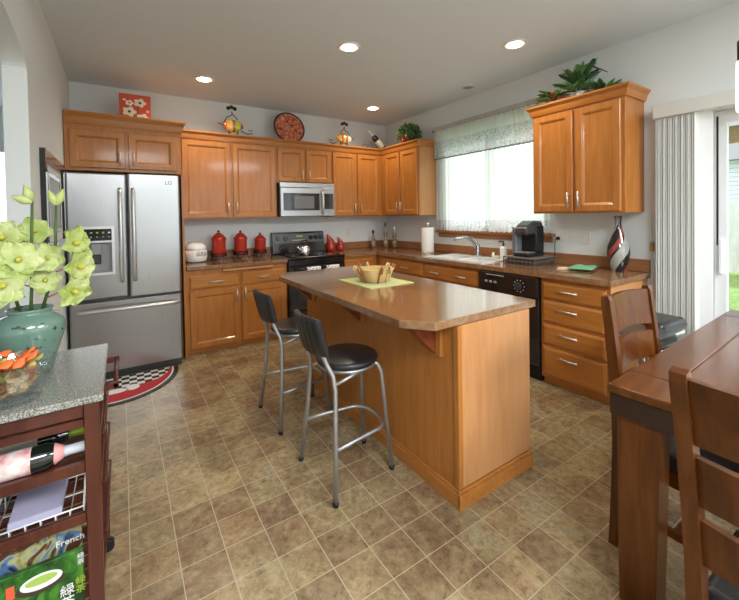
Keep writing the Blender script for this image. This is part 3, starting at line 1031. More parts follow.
# ------------------------------------------------------------------ island
IX0, IX1, IY0, IY1 = -2.162, -1.604, -3.532, -1.80
t = thing('kitchen_island', 'honey-maple kitchen island with chamfered brown top and seating overhang', 'kitchen island', (-1.9, -2.65, 0))
MB().box(IX0, IX1, IY0, IY1, 0.0, 0.873, 0.001).build('base', MAPLE, t)
MB().box(IX0 + 0.004, IX1 - 0.004, IY0 - 0.006, IY0 - 0.0005, 0.09, 0.872).build('end_panel', MAPLE_SIDE, t)  # same maple as the base; door daylight put into the paler colour
MB().box(IX0 - 0.008, IX0 + 0.02, IY0 - 0.012, IY0 + 0.02, 0.09, 0.872, 0.003).build('corner_bead', MAPLE, t)
mb = MB()
for x0, x1, y0, y1 in ((IX0 - 0.016, IX0 - 0.0005, IY0 - 0.016, IY1), (IX0 - 0.016, IX1, IY0 - 0.022, IY0 - 0.0065)):
    mb.box(x0, x1, y0, y1, 0.0, 0.07, 0.002)
    mb.box(x0 + (0.006 if x1 - x0 < 0.1 else 0), x1, y0 + (0.006 if y1 - y0 < 0.1 else 0), y1, 0.07, 0.088, 0.003)
mb.build('base_trim', MAPLE_H, t)
poly = [(-1.55, -3.54), (-2.308, -3.54), (-2.409, -3.405), (-2.409, -1.80), (-2.285, -1.645), (-1.55, -1.645)]
mb = MB()
mb.prism([(x, y, 0.8745) for x, y in poly], (0, 0, CZ - 0.8745), 0.003)
mb.build('top', COUNTER, t)
for y in (-1.90, -2.655, -3.365):
    mb = MB()
    mb.prism([(IX0 - 0.001, y - 0.035, 0.873), (IX0 - 0.18, y - 0.035, 0.873), (IX0 - 0.17, y - 0.035, 0.852), (IX0 - 0.02, y - 0.035, 0.705), (IX0 - 0.001, y - 0.035, 0.70)], (0, 0.05, 0), 0.002)
    b = mb.build('bracket', BRACKET, t)
    MB().box(IX0 - 0.022, IX0 - 0.001, y - 0.075, y - 0.038, 0.70, 0.873, 0.002).build('cleat', MAPLE, b)

# placemat + basket
MATM = mat('green_woven_mat', (0.55, 0.60, 0.24), 0.9)
mx0, mx1, my0, my1 = -2.115, -1.745, -2.72, -2.28
_v = coords(MATM, (1, 1, 1))
_w = nd(MATM, 'ShaderNodeTexWave')
_w.inputs['Scale'].default_value = 60
lk(MATM, _v, _w.inputs['Vector'])
lk(MATM, ramp(MATM, _w.outputs['Fac'], [(0.2, (0.50, 0.52, 0.27)), (0.8, (0.66, 0.67, 0.45))]), bsdf(MATM).inputs['Base Color'])
t = thing('placemat', 'pale green placemat lying flat under the basket on the island', 'placemat', ((mx0 + mx1) / 2, (my0 + my1) / 2, CZ))
MB().box(mx0, mx1, my0, my1, CZ + 0.0006, CZ + 0.0046, 0.001).build('cloth', MATM, t)
mb = MB()
mb.frame('z', CZ + 0.0047, CZ + 0.0056, (mx0, mx1, my0, my1), (mx0 + 0.022, mx1 - 0.022, my0 + 0.022, my1 - 0.022))
mb.build('border', mat('lime_hem', (0.52, 0.58, 0.10), 0.9), t)
WICK = mat('tan_wicker', (0.58, 0.40, 0.15), 0.8)
_v = coords(WICK, (1, 1, 1))
_w = nd(WICK, 'ShaderNodeTexWave', bands_direction='Z')
_w.inputs['Scale'].default_value = 38
_w.inputs['Distortion'].default_value = 1.5
lk(WICK, _v, _w.inputs['Vector'])
lk(WICK, ramp(WICK, _w.outputs['Fac'], [(0.2, (0.36, 0.22, 0.06)), (0.8, (0.66, 0.47, 0.20))]), bsdf(WICK).inputs['Base Color'])
bx, by, bz = -1.935, -2.50, CZ + 0.0052
t = thing('basket', 'tan wicker basket with looped cane handles on the green placemat', 'basket', (bx, by, bz))
def sq_ring(r, z, n=32, p=3.2):
    out = []
    for k in range(n):
        a = 2 * PI * k / n + PI / 4
        c, s_ = math.cos(a), math.sin(a)
        q = r / ((abs(c) ** p + abs(s_) ** p) ** (1 / p))
        out.append((bx + q * c, by + q * s_, bz + z))
    return out
mb = MB()
mb.loft([sq_ring(0.088, 0), sq_ring(0.093, 0.004), sq_ring(0.128, 0.095), sq_ring(0.124, 0.096), sq_ring(0.090, 0.010), sq_ring(0.06, 0.008)])
mb.build('body', WICK, t)
CANE = mat('pale_cane', (0.66, 0.46, 0.24), 0.5)
CANE_R = mat('reddish_cane', (0.34, 0.13, 0.05), 0.5)
for sx, sy in ((1, 0), (-1, 0), (0, 1), (0, -1)):
    for q, cm in ((-0.035, CANE_R), (0.035, CANE)):
        pts = []
        for r, z in ((0.094, 0.002), (0.112, 0.05), (0.134, 0.10), (0.148, 0.118), (0.162, 0.112), (0.155, 0.092), (0.142, 0.07)):
            pts.append((bx + sx * r + (q if sx == 0 else 0), by + sy * r + (q if sy == 0 else 0), bz + z))
        MB().tube(pts, 0.008, 6).build('handle_loop', cm, t)

# ------------------------------------------------------------------ bar stools
def make_stool(label):
    t = thing('bar_stool', label, 'bar stool', (0, 0, 0), 'bar stools at the island')
    mb = MB()
    mb.lathe((0, 0, 0), [(0.0, 0.604), (0.15, 0.604), (0.166, 0.610), (0.172, 0.622), (0.168, 0.636), (0.155, 0.643), (0.0, 0.646)], 36)
    mb.build('seat', LEATHER, t)
    mb = MB()
    mb.lathe((0, 0, 0), [(0.145, 0.588), (0.158, 0.588), (0.158, 0.603), (0.145, 0.603), (0.145, 0.588)], 36, cap=False)
    mb.rod((-0.145, 0, 0.596), (0.145, 0, 0.596), 0.010)
    mb.rod((0, -0.145, 0.596), (0, 0.145, 0.596), 0.010)
    mb.build('seat_ring', PIPE, t)
    for sy in (-1, 1):                 # front legs (towards the island, +x)
        mb = MB()
        mb.tube([(0.10, sy * 0.085, 0.596), (0.135, sy * 0.100, 0.585), (0.155, sy * 0.108, 0.54), (0.19, sy * 0.145, 0.012)], 0.0125, 10)
        lg = mb.build('leg', PIPE, t)
        MB().lathe((0.19, sy * 0.145, 0), [(0.014, 0.0), (0.015, 0.02), (0.0, 0.021)], 10).build('foot_cap', BLACK_M, lg)
    for sy in (-1, 1):                 # rear legs run up into the backrest
        mb = MB()
        mb.tube([(-0.195, sy * 0.21, 0.012), (-0.165, sy * 0.165, 0.35), (-0.155, sy * 0.150, 0.53), (-0.160, sy * 0.135, 0.60), (-0.185, sy * 0.115, 0.66), (-0.205, sy * 0.105, 0.72), (-0.222, sy * 0.10, 0.86)], 0.0125, 10)
        lg = mb.build('leg', PIPE, t)
        MB().lathe((-0.195, sy * 0.21, 0), [(0.014, 0.0), (0.015, 0.02), (0.0, 0.021)], 10).build('foot_cap', BLACK_M, lg)
        MB().rod((-0.156, sy * 0.147, 0.555), (0.0, sy * 0.148, 0.594), 0.009).build('seat_strut', PIPE, t)
    mb = MB()
    pts = [(-0.172, -0.178, 0.245)]
    pts += [(-0.05, -0.165, 0.25), (0.08, -0.147, 0.25)]
    for k in range(9):
        a = -PI / 2 + PI * k / 8
        pts.append((0.10 + 0.085 * math.cos(a), 0.145 * math.sin(a), 0.25))
    pts += [(0.08, 0.147, 0.25), (-0.05, 0.165, 0.25), (-0.172, 0.178, 0.245)]
    mb.tube(pts, 0.0105, 8)
    mb.build('foot_rail', PIPE, t)
    mb = MB()
    rings = []
    nn = 22
    for i in range(nn + 1):
        u = i / nn
        y = -0.142 + 0.284 * u
        curve = 0.032 * (2 * u - 1) ** 2
        top = 0.905 - 0.012 * (2 * u - 1) ** 4
        bot = 0.690 + 0.010 * (2 * u - 1) ** 4
        th = 0.020 if 0 < i < nn else 0.008
        rg = []
        for k in range(12):
            a = 2 * PI * k / 12
            vv = 0.5 + 0.5 * math.copysign(abs(math.sin(a)) ** 0.45, math.sin(a))
            xx = math.copysign(abs(math.cos(a)) ** 0.6, math.cos(a)) * th
            z = bot + (top - bot) * vv
            rg.append((-0.215 - 0.055 * (z - 0.69) / 0.22 + curve + xx + 0.003 * math.sin(u * 40), y, z))
        rings.append(rg)
    mb.loft(rings)
    mb.build('backrest', LEATHER, t)
    return t
st = make_stool('black round-seat bar stool with silver legs, the nearer of the two')
st.location = (-2.450, -2.98, 0)
dup(st, (-2.455, -2.245, 0), 0.0, 'black round-seat bar stool with silver legs, the farther one by the stove end')

# ------------------------------------------------------------------ kitchen cart (left foreground)
KX1, KX0, KY0, KY1, KT = -3.548, -4.16, -3.372, -2.83, 0.872
t = thing('kitchen_cart', 'dark cherry rolling cart with speckled granite top in the archway', 'cart', (-3.85, -3.12, 0))
MB().box(KX0 - 0.015, KX1 + 0.012, KY0 - 0.014, KY1 + 0.010, KT - 0.022, KT, 0.003).build('granite_top', GRANITE, t)
for x in (KX0, KX1 - 0.038):
    for y in (KY0, KY1 - 0.038):
        p = MB().box(x, x + 0.038, y, y + 0.038, 0.06, KT - 0.0225, 0.002).build('post', CHERRY, t)
        cx, cy = x + 0.019, y + 0.019
        mb = MB()
        mb.rod((cx, cy, 0.062), (cx, cy, 0.045), 0.008)
        mb.box(cx - 0.014, cx + 0.014, cy - 0.012, cy + 0.012, 0.028, 0.046, 0.002)
        cs = mb.build('caster', BLACK_IRON, p)
        MB().rod((cx + 0.012, cy - 0.016, 0.0215), (cx + 0.012, cy + 0.016, 0.0215), 0.0215, seg=16).build('wheel', BLACK_M, cs)
def rails(z0, z1, name='rail', th=0.018):
    for y in (KY0 + 0.006, KY1 - 0.006 - th):
        MB().box(KX0 + 0.038, KX1 - 0.038, y, y + th, z0, z1, 0.002).build(name, CHERRY, t)
    for x in (KX0 + 0.008, KX1 - 0.008 - th):
        MB().box(x, x + th, KY0 + 0.038, KY1 - 0.038, z0, z1, 0.002).build(name, CHERRY, t)
rails(0.806, 0.848)
rails(0.776, 0.800)
rails(0.636, 0.668)
rails(0.482, 0.512)
rails(0.100, 0.135)
for z in (0.636, 0.482, 0.105):
    mb = MB()
    for k in range(7):
        y = KY0 + 0.045 + k * 0.07
        mb.box(KX0 + 0.02, KX1 - 0.02, y, y + 0.045, z + 0.004, z + 0.016)
    mb.build('slatted_shelf', CHERRY, t)
for z in (0.72, 0.56, 0.40):
    MB().tube([(KX1 + 0.0005, KY0 + 0.06, z), (KX1 + 0.010, KY0 + 0.06, z), (KX1 + 0.010, KY1 - 0.06, z), (KX1 + 0.0005, KY1 - 0.06, z)], 0.004, 6).build('side_rail', CHERRY, t)
mb = MB()
yb0, yb1 = -2.99, -2.83
mb.box(KX1 + 0.001, KX1 + 0.05, yb1 - 0.012, yb1, 0.79, 0.815, 0.002)
mb.box(KX1 + 0.001, KX1 + 0.05, yb1 - 0.32, yb1 - 0.308, 0.79, 0.815, 0.002)
mb.rod((KX1 + 0.04, yb1 - 0.32, 0.802), (KX1 + 0.04, yb1, 0.802), 0.008)
mb.build('towel_bar', CHERRY, t)

def wine_bottle(name, p, d, label, body_m, foil_m, lab_m, extra=None, group=None, r=0.037, L=0.30):
    """bottle lying (or leaning) with its base at p, axis along d"""
    t = thing(name, label, 'bottle', (0, 0, 0), group)
    prof = [(0.0, 0.0), (r * 0.9, 0.0), (r, 0.008), (r, L * 0.62), (r * 0.8, L * 0.69), (r * 0.42, L * 0.76), (0.0135, L * 0.80), (0.0135, L * 0.97), (0.0155, L * 0.975), (0.0155, L), (0.0, L)]
    MB().lathe((0, 0, 0), prof, 20).build('glass', body_m, t)
    MB().lathe((0, 0, 0), [(r * 0.455, L * 0.757), (0.0148, L * 0.80), (0.0148, L * 0.965), (0.0168, L * 0.97), (0.0168, L + 0.001), (0.0, L + 0.0015)], 18).build('foil', foil_m, t)
    MB().lathe((0, 0, 0), [(r + 0.0006, L * 0.14), (r + 0.001, L * 0.15), (r + 0.001, L * 0.50), (r + 0.0006, L * 0.51)], 20, cap=False).build('paper_label', lab_m, t)
    if extra:
        MB().lathe((0, 0, 0), [(r * 0.83, L * 0.683), (r * 0.84, L * 0.685), (r * 0.50, L * 0.755), (r * 0.46, L * 0.757)], 18, cap=False).build('neck_label', extra, t)
    D = Vector(d).normalized()
    t.rotation_euler = Vector((0, 0, 1)).rotation_difference(D).to_euler()
    t.location = p
    return t
DKGLASS = mat('dark_bottle_glass', (0.008, 0.012, 0.009), 0.06, coat=0.5)
GRNGLASS = mat('green_bottle_glass', (0.10, 0.16, 0.02), 0.08, coat=0.5)
LABP = mat('pink_cream_label', (0.72, 0.50, 0.47), 0.7)
_v = coords(LABP, (1, 1, 1))
lk(LABP, ramp(LABP, noise(LABP, _v, 22, 3), [(0.42, (0.74, 0.70, 0.64)), (0.55, (0.74, 0.42, 0.42)), (0.66, (0.55, 0.22, 0.22))]), bsdf(LABP).inputs['Base Color'])
FOILW = mat('white_foil', (0.70, 0.72, 0.76), 0.35)
FOILG = mat('green_foil', (0.30, 0.42, 0.04), 0.25, 0.3)
LABC = mat('cream_label', (0.72, 0.70, 0.62), 0.7)
PINK = mat('pink_seal', (0.80, 0.35, 0.34), 0.6)
wine_bottle('wine_bottle', (-3.868, -3.305, 0.6905), (1, 0, 0), 'dark wine bottle with pink label lying at the front of the cart rack', DKGLASS, FOILW, LABP, PINK, 'wine bottles lying on the cart')
wine_bottle('wine_bottle', (-3.868, -3.19, 0.6905), (1, 0, 0), 'dark wine bottle with green foil lying behind the pink-labelled bottle', DKGLASS, FOILG, LABC, None, 'wine bottles lying on the cart')
# middle shelf: wire basket with a lavender box
t = thing('wire_basket', 'white wire basket sitting on the middle shelf of the cart', 'basket', (-3.78, -3.12, 0.50))
bx0, bx1, by0, by1, bz0, bz1 = -3.80, -3.595, -3.335, -2.90, 0.501, 0.60
mb = MB()
zf = bz0 + 0.018
for k in range(7):
    x = bx0 + (bx1 - bx0) * k / 6
    mb.tube([(x, by0, zf), (x, by0, bz0), (x, by1, bz0), (x, by1, bz1)], 0.002, 5)
for x in (bx0, bx1):
    for k in range(1, 6):
        y = by0 + (by1 - by0) * k / 6
        mb.rod((x, y, bz0), (x, y, zf + (bz1 - zf) * min(1, k / 2)), 0.002, seg=5)
    mb.tube([(x, by0, zf), (x, by0 + (by1 - by0) / 3, bz1), (x, by1, bz1)], 0.0026, 5)
    mb.tube([(x, by0 + 0.05, (zf + bz1) / 2), (x, by1, (zf + bz1) / 2)], 0.002, 5)
mb.tube([(bx0, by1, bz1), (bx1, by1, bz1)], 0.0026, 5)
mb.tube([(bx0, by0, zf), (bx1, by0, zf)], 0.0026, 5)
for k in range(5):
    y = by0 + (by1 - by0) * k / 4
    mb.rod((bx0, y, bz0), (bx1, y, bz0), 0.002, seg=5)
mb.build('wires', WHITE, t)
LAV = mat('lavender_card', (0.42, 0.40, 0.55), 0.5)
t = thing('gift_box', 'lavender cardboard box leaning in the white wire basket', 'box', (-3.77, -3.2, 0.455))
mb = MB()
mb.prism([(-3.775, -3.315, 0.506), (-3.775, -3.04, 0.506), (-3.775, -3.02, 0.545), (-3.775, -3.30, 0.52)], (0.125, 0, 0), 0.002)
mb.build('carton', LAV, t)
# bottom shelf: green tea carton and a cook book
TEA = mat('tea_green_print', (0.06, 0.28, 0.04), 0.4)
_v = coords(TEA, (1, 1, 1))
lk(TEA, ramp(TEA, noise(TEA, _v, 16, 4, 0.6, 0.8), [(0.38, (0.008, 0.035, 0.006)), (0.5, (0.02, 0.12, 0.012)), (0.64, (0.10, 0.28, 0.03))]), bsdf(TEA).inputs['Base Color'])
ca, cb = -0.42, 1.0            # lean of the carton faces
def lean(p0, p1, th, z0, y0, slope, m, name, parent):
    """slab whose front face leans back: x from p0 to p1"""
    mb = MB()
    h = m['h']
    mb.prism([(p0, y0, z0), (p0, y0 + th, z0), (p0, y0 + th + h * slope, z0 + h), (p0, y0 + h * slope, z0 + h)], (p1 - p0, 0, 0), 0.0015)
    return mb.build(name, m['m'], parent)
t = thing('tea_carton', 'large green tea carton leaning on the bottom shelf of the cart', 'box', (-3.78, -3.3, 0.122))
y0c, slc, hc = -3.345, 0.02, 0.268
lean(-3.985, -3.60, 0.016, 0.1225, y0c, slc, {'h': hc, 'm': TEA}, 'carton', t)
def on_c(x, s):
    """point on the leaning front face: x and height s along it"""
    L_ = math.sqrt(1 + slc * slc)
    return Vector((x, y0c + slc * s / L_, 0.1225 + s / L_))
Ncar = Vector((0, -1, slc)).normalized()
Ucar = Vector((0, slc, 1)).normalized()
def disc_on(c, rx, rz, m, name, k, off):
    mb = MB()
    pts = [tuple(c + Vector((1, 0, 0)) * rx * math.cos(2 * PI * i / k) + Ucar * rz * math.sin(2 * PI * i / k) + Ncar * 0.0005) for i in range(k)]
    mb.prism(pts, Ncar * off)
    return mb.build(name, m, t)
disc_on(on_c(-3.70, 0.212), 0.056, 0.024, mat('saucer_print', (0.05, 0.03, 0.02), 0.4), 'printed_saucer', 28, 0.0006)
disc_on(on_c(-3.698, 0.222), 0.048, 0.022, PRINT_W, 'printed_cup', 28, 0.0012)
disc_on(on_c(-3.698, 0.226), 0.037, 0.012, mat('tea_print', (0.35, 0.50, 0.10), 0.4), 'printed_tea', 28, 0.0018)
mb = MB()
c0 = on_c(-3.766, 0.222)
mb.prism([tuple(c0 + Vector((a, 0, 0)) + Ucar * b + Ncar * 0.0005) for a, b in ((-0.009, -0.018), (0.009, -0.018), (0.009, 0.018), (-0.009, 0.018))], Ncar * 0.001)
mb.build('red_tag', mat('red_print', (0.70, 0.10, 0.05), 0.5), t)
text_mesh('printed_words', '緑\n茶', 0.036, PRINT_W, t, on_c(-3.640, 0.142) + Ncar * 0.001, (1, 0, 0), Ucar)
text_mesh('printed_words', '緑\n茶', 0.018, PRINT_W, t, on_c(-3.606, 0.240) + Ncar * 0.001, (1, 0, 0), Ucar)
text_mesh('printed_words', '緑\n茶', 0.026, PRINT_G, t, on_c(-3.608, 0.162) + Ncar * 0.001, (1, 0, 0), Ucar)
BOOKM = mat('cook_book_cover', (0.30, 0.30, 0.34), 0.35)
_v = coords(BOOKM, (1, 1, 1))
lk(BOOKM, ramp(BOOKM, noise(BOOKM, _v, 11, 3, 0.6, 1.0), [(0.36, (0.02, 0.02, 0.05)), (0.44, (0.10, 0.20, 0.36)), (0.50, (0.42, 0.40, 0.16)), (0.56, (0.10, 0.04, 0.025)), (0.75, (0.07, 0.02, 0.015))]), bsdf(BOOKM).inputs['Base Color'])
t = thing('cook_book', 'food-photo covered cook book standing behind the green tea carton', 'book', (-3.79, -3.25, 0.122))
yb_, slb, hb = -3.300, 0.01, 0.355
lean(-3.985, -3.605, 0.02, 0.1225, yb_, slb, {'h': hb, 'm': BOOKM}, 'cover', t)
_L = math.sqrt(1 + slb * slb)
_n = Vector((0, -1, slb)).normalized()
_uu = Vector((0, slb, 1)).normalized()
text_mesh('printed_words', 'French', 0.026, PRINT_W, t, Vector((-3.634, yb_ + slb * 0.280 / _L, 0.1225 + 0.280 / _L)) + _n * 0.001, (1, 0, 0), _uu)

# vase with orchids on the cart
CEL = mat('celadon_glaze', (0.16, 0.34, 0.27), 0.12, coat=0.5)
_v = coords(CEL, (1, 1, 1))
_n1 = noise(CEL, _v, 42, 2)
_c1 = ramp(CEL, _n1, [(0.34, (0.05, 0.06, 0.055)), (0.38, (0.135, 0.235, 0.185))])
lk(CEL, _c1, bsdf(CEL).inputs['Base Color'])
vx, vy, vz = -3.752, -3.03, KT + 0.0005
t = thing('ceramic_vase', 'celadon green painted vase on the granite cart top', 'vase', (vx, vy, vz))
MB().lathe((vx, vy, vz), [(0.0, 0.0), (0.056, 0.0), (0.060, 0.008), (0.064, 0.03), (0.085, 0.10), (0.100, 0.15), (0.097, 0.178), (0.078, 0.20), (0.059, 0.208), (0.059, 0.214), (0.066, 0.222), (0.062, 0.226), (0.052, 0.216), (0.050, 0.18), (0.0, 0.17)], 36).build('body', CEL, t)
PETAL = mat('lime_petals', (0.60, 0.72, 0.28), 0.5)
_v = coords(PETAL, (1, 1, 1))
lk(PETAL, ramp(PETAL, noise(PETAL, _v, 14, 2), [(0.35, (0.36, 0.46, 0.10)), (0.65, (0.60, 0.65, 0.30))]), bsdf(PETAL).inputs['Base Color'])
STEM = mat('dark_green_stem', (0.07, 0.12, 0.03), 0.5)
LIP = mat('yellow_lip', (0.52, 0.50, 0.06), 0.5)
def blossom(parent, c, d, r, spin=0.0):
    D = Vector(d).normalized()
    A = D.orthogonal().normalized()
    B = D.cross(A)
    c = Vector(c)
    mb = MB()
    for k in range(6):
        a = spin + 2 * PI * k / 6
        dirv = A * math.cos(a) + B * math.sin(a)
        sd = D.cross(dirv)
        L = r * (1.0 if k % 2 == 0 else 0.9)
        wd = r * (0.44 if k % 2 == 0 else 0.56)
        def fn(u, v, dirv=dirv, sd=sd, L=L, wd=wd):
            w_ = wd * math.sin(PI * min(1, 0.12 + 0.88 * u) ** 0.8) ** 0.75
            s_ = 2 * v - 1
            return tuple(c + dirv * (L * u) + sd * (w_ * s_) + D * (r * (0.42 * u * (1.2 - u) + 0.16 * s_ * s_ * u + 0.06 * u * math.sin(10 * u + 7 * s_))))
        mb.surf(fn, 8, 8, 0.0010)
    bl = mb.build('blossom', PETAL, parent)
    mb = MB()
    e = c + D * r * 0.12
    mb.tube([tuple(c), tuple(e + D * r * 0.12), tuple(e + D * r * 0.32)], [r * 0.10, r * 0.15, r * 0.06], 8)
    mb.build('lip', LIP, bl)
def bud(parent, base, tip, r):
    b, p = Vector(base), Vector(tip)
    pts = [b + (p - b) * k / 6 for k in range(7)]
    mb = MB()
    mb.tube([tuple(q) for q in pts], [0.006, r * 0.7, r, r * 0.95, r * 0.7, r * 0.4, 0.002], 10)
    mb.build('bud', PETAL, parent)
toC = (Vector((-3.4765, -4.79, 1.3)) - Vector((vx, vy, 1.35)))
STEMS = [
    ('lime green orchid stem with a closed bud, taller left one in the celadon vase', [(0.0, 0.0, 0.17), (0.008, -0.01, 0.30), (0.012, -0.015, 0.45), (0.018, -0.02, 0.60)],
     [((-0.055, -0.03, 0.475), (-0.2, -1, 0.1), 0.066), ((-0.015, -0.06, 0.40), (0.1, -1, 0.15), 0.070), ((-0.05, -0.075, 0.32), (-0.15, -1, 0.1), 0.075), ((0.05, -0.03, 0.40), (0.6, -1, 0.0), 0.055)], [((0.016, -0.02, 0.60), (0.0, -0.03, 0.655), 0.016), ((0.018, -0.02, 0.595), (-0.035, -0.03, 0.615), 0.015)]),
    ('lime green orchid stem with twin buds leaning right in the celadon vase', [(0.02, 0.01, 0.17), (0.055, 0.005, 0.30), (0.075, 0.0, 0.45), (0.08, 0.0, 0.59)],
     [((0.125, -0.005, 0.445), (1.0, -0.7, 0.1), 0.066), ((0.135, -0.01, 0.36), (1.0, -0.8, -0.1), 0.068), ((0.12, -0.02, 0.275), (0.8, -1, -0.35), 0.062), ((0.045, -0.01, 0.32), (0.1, -1, 0.0), 0.05)], [((0.08, 0.0, 0.585), (0.102, 0.0, 0.645), 0.015), ((0.08, 0.0, 0.585), (0.06, 0.0, 0.64), 0.015)]),
    ('lime green orchid stem leaning far left at the rear of the celadon vase', [(-0.02, 0.02, 0.17), (-0.05, 0.02, 0.30), (-0.085, 0.02, 0.45), (-0.11, 0.02, 0.56)],
     [((-0.105, 0.0, 0.50), (-0.4, -1, 0.2), 0.062), ((-0.12, -0.01, 0.41), (-0.6, -1, 0.0), 0.062), ((0.01, 0.05, 0.49), (0.2, -1, 0.4), 0.055)], []),
]
for lab, path, blooms, buds in STEMS:
    o = thing('orchid_stem', lab, 'flower', (vx + path[0][0], vy + path[0][1], vz + path[0][2]), 'orchid stems in the vase')
    P = [Vector((vx, vy, vz)) + Vector(q) for q in path]
    MB().tube([tuple(q) for q in P], [0.0055, 0.005, 0.0045, 0.004], 8).build('stem', STEM, o)
    for q, d, r in blooms:
        c = Vector((vx, vy, vz)) + Vector(q)
        near = min((P[i] + (P[i + 1] - P[i]) * f / 8 for i in range(3) for f in range(9)), key=lambda w: (w - c).length + abs(w.z - c.z + 0.03))
        MB().tube([tuple(near), tuple((near + c) / 2 + Vector((0, 0, 0.008))), tuple(c)], 0.0026, 6).build('stalk', mat('stalk_pink', (0.42, 0.24, 0.10), 0.5), o)
        blossom(o, c, d, r * 1.04, random.random())
    for a, b, r in buds:
        bud(o, tuple(Vector((vx, vy, vz)) + Vector(a)), tuple(Vector((vx, vy, vz)) + Vector(b)), r)
# crystal bowl of petals
bwx, bwy = -3.752, -3.290
t = thing('crystal_bowl', 'cut crystal bowl with scalloped rim near the front of the cart top', 'bowl', (bwx, bwy, KT))
SEG = 36
def scal(r, z, amp):
    return [(bwx + (r + amp * math.cos(12 * 2 * PI * k / SEG)) * math.cos(2 * PI * k / SEG), bwy + (r + amp * math.cos(12 * 2 * PI * k / SEG)) * math.sin(2 * PI * k / SEG), KT + 0.0006 + z + amp * 0.8 * math.cos(12 * 2 * PI * k / SEG)) for k in range(SEG)]
MB().loft([scal(0.058, 0, 0), scal(0.062, 0.012, 0.001), scal(0.055, 0.02, 0.001), scal(0.078, 0.05, 0.002), scal(0.092, 0.095, 0.003), scal(0.102, 0.118, 0.005), scal(0.098, 0.118, 0.005), scal(0.086, 0.093, 0.003), scal(0.072, 0.05, 0.002), scal(0.048, 0.026, 0)], smooth=False).build('bowl', CRYSTAL, t)
PET_O = mat('orange_petal', (0.80, 0.16, 0.03), 0.6)
PET_Y = mat('straw_petal', (0.62, 0.42, 0.12), 0.7)
PET_R = mat('russet_petal', (0.45, 0.14, 0.07), 0.7)
PET_G = mat('olive_petal', (0.34, 0.36, 0.10), 0.7)
mb = MB()
rnd = random.Random(3)
for k in range(170):
    lvl = rnd.random()
    z = KT + 0.032 + 0.098 * lvl
    R = 0.040 + 0.034 * lvl
    a = rnd.random() * 2 * PI
    r = R * math.sqrt(rnd.random())
    mb.use(PET_O if lvl > 0.72 and rnd.random() < 0.75 else rnd.choice([PET_Y, PET_Y, PET_R, PET_G]))
    c = Vector((bwx + r * math.cos(a), bwy + r * math.sin(a), z))
    n_ = Vector((rnd.uniform(-1, 1), rnd.uniform(-1, 1), rnd.uniform(0.2, 1))).normalized()
    A = n_.orthogonal().normalized()
    B = n_.cross(A)
    L, wd = rnd.uniform(0.012, 0.019), rnd.uniform(0.006, 0.010)
    mb.surf(lambda u, v: tuple(c + A * L * (2 * u - 1) + B * wd * (2 * v - 1) * (0.25 + math.sin(PI * u)) + n_ * 0.006 * (4 * (u - .5) ** 2 + 2 * (v - .5) ** 2)), 3, 2, 0.0008)
o = mb.build('potpourri', None, None, at=(bwx, bwy, KT + 0.03))
tag(o, 'heap of orange and straw dried petals filling the crystal bowl', 'potpourri')
o['kind'] = 'stuff'

# ------------------------------------------------------------------ rug by the refrigerator
t = thing('kitchen_mat', 'half-round black white and red mat on the floor before the refrigerator', 'mat', (-3.56, -0.95, 0))
CHK = mat('checker_pile', (0.5, 0.5, 0.5), 0.95)
_ck = nd(CHK, 'ShaderNodeTexChecker')
_ck.inputs['Scale'].default_value = 18.0
_ck.inputs['Color1'].default_value = (0.72, 0.72, 0.70, 1)
_ck.inputs['Color2'].default_value = (0.015, 0.015, 0.015, 1)
lk(CHK, coords(CHK, (1, 1, 1), loc=(0.003, 0.004, 0.11)), _ck.inputs['Vector'])
lk(CHK, _ck.outputs['Color'], bsdf(CHK).inputs['Base Color'])
def half(rx, ry, n=30, yc=-0.80, xc=-3.56):
    return [(xc - rx * math.cos(PI * k / n), yc - ry * math.sin(PI * k / n)) for k in range(n + 1)]
mb = MB()
mb.prism([(x, y, 0.0005) for x, y in half(0.50, 0.57)], (0, 0, 0.006))
mb.build('border', BLACK_M, t)
MB().prism([(x, y, 0.0067) for x, y in half(0.462, 0.532)], (0, 0, 0.0008)).build('white_line', PRINT_W, t)
MB().prism([(x, y, 0.0077) for x, y in half(0.448, 0.518)], (0, 0, 0.0008)).build('red_field', mat('red_pile', (0.45, 0.03, 0.04), 0.95), t)
mb = MB()
pp = [(x, max(y, -0.80 - 0.36 - 0.16 * ((x + 3.56)))) for x, y in half(0.43, 0.50)]
MB().prism([(-3.99, -0.802, 0.0087), (-3.97, -0.95, 0.0087), (-3.80, -1.08, 0.0087), (-3.60, -1.10, 0.0087), (-3.40, -1.08, 0.0087), (-3.24, -1.03, 0.0087), (-3.16, -0.93, 0.0087), (-3.13, -0.802, 0.0087)], (0, 0, 0.0008)).build('checker_field', CHK, t)
mb = MB()
for x, y, rx, ry in ((-3.56, -1.12, 0.10, 0.045), (-3.43, -1.10, 0.05, 0.06), (-3.67, -1.10, 0.055, 0.05)):
    mb.prism([(x + rx * math.cos(2 * PI * k / 18), y + ry * math.sin(2 * PI * k / 18), 0.0097) for k in range(18)], (0, 0, 0.0008))
mb.build('white_motif', PRINT_W, t)

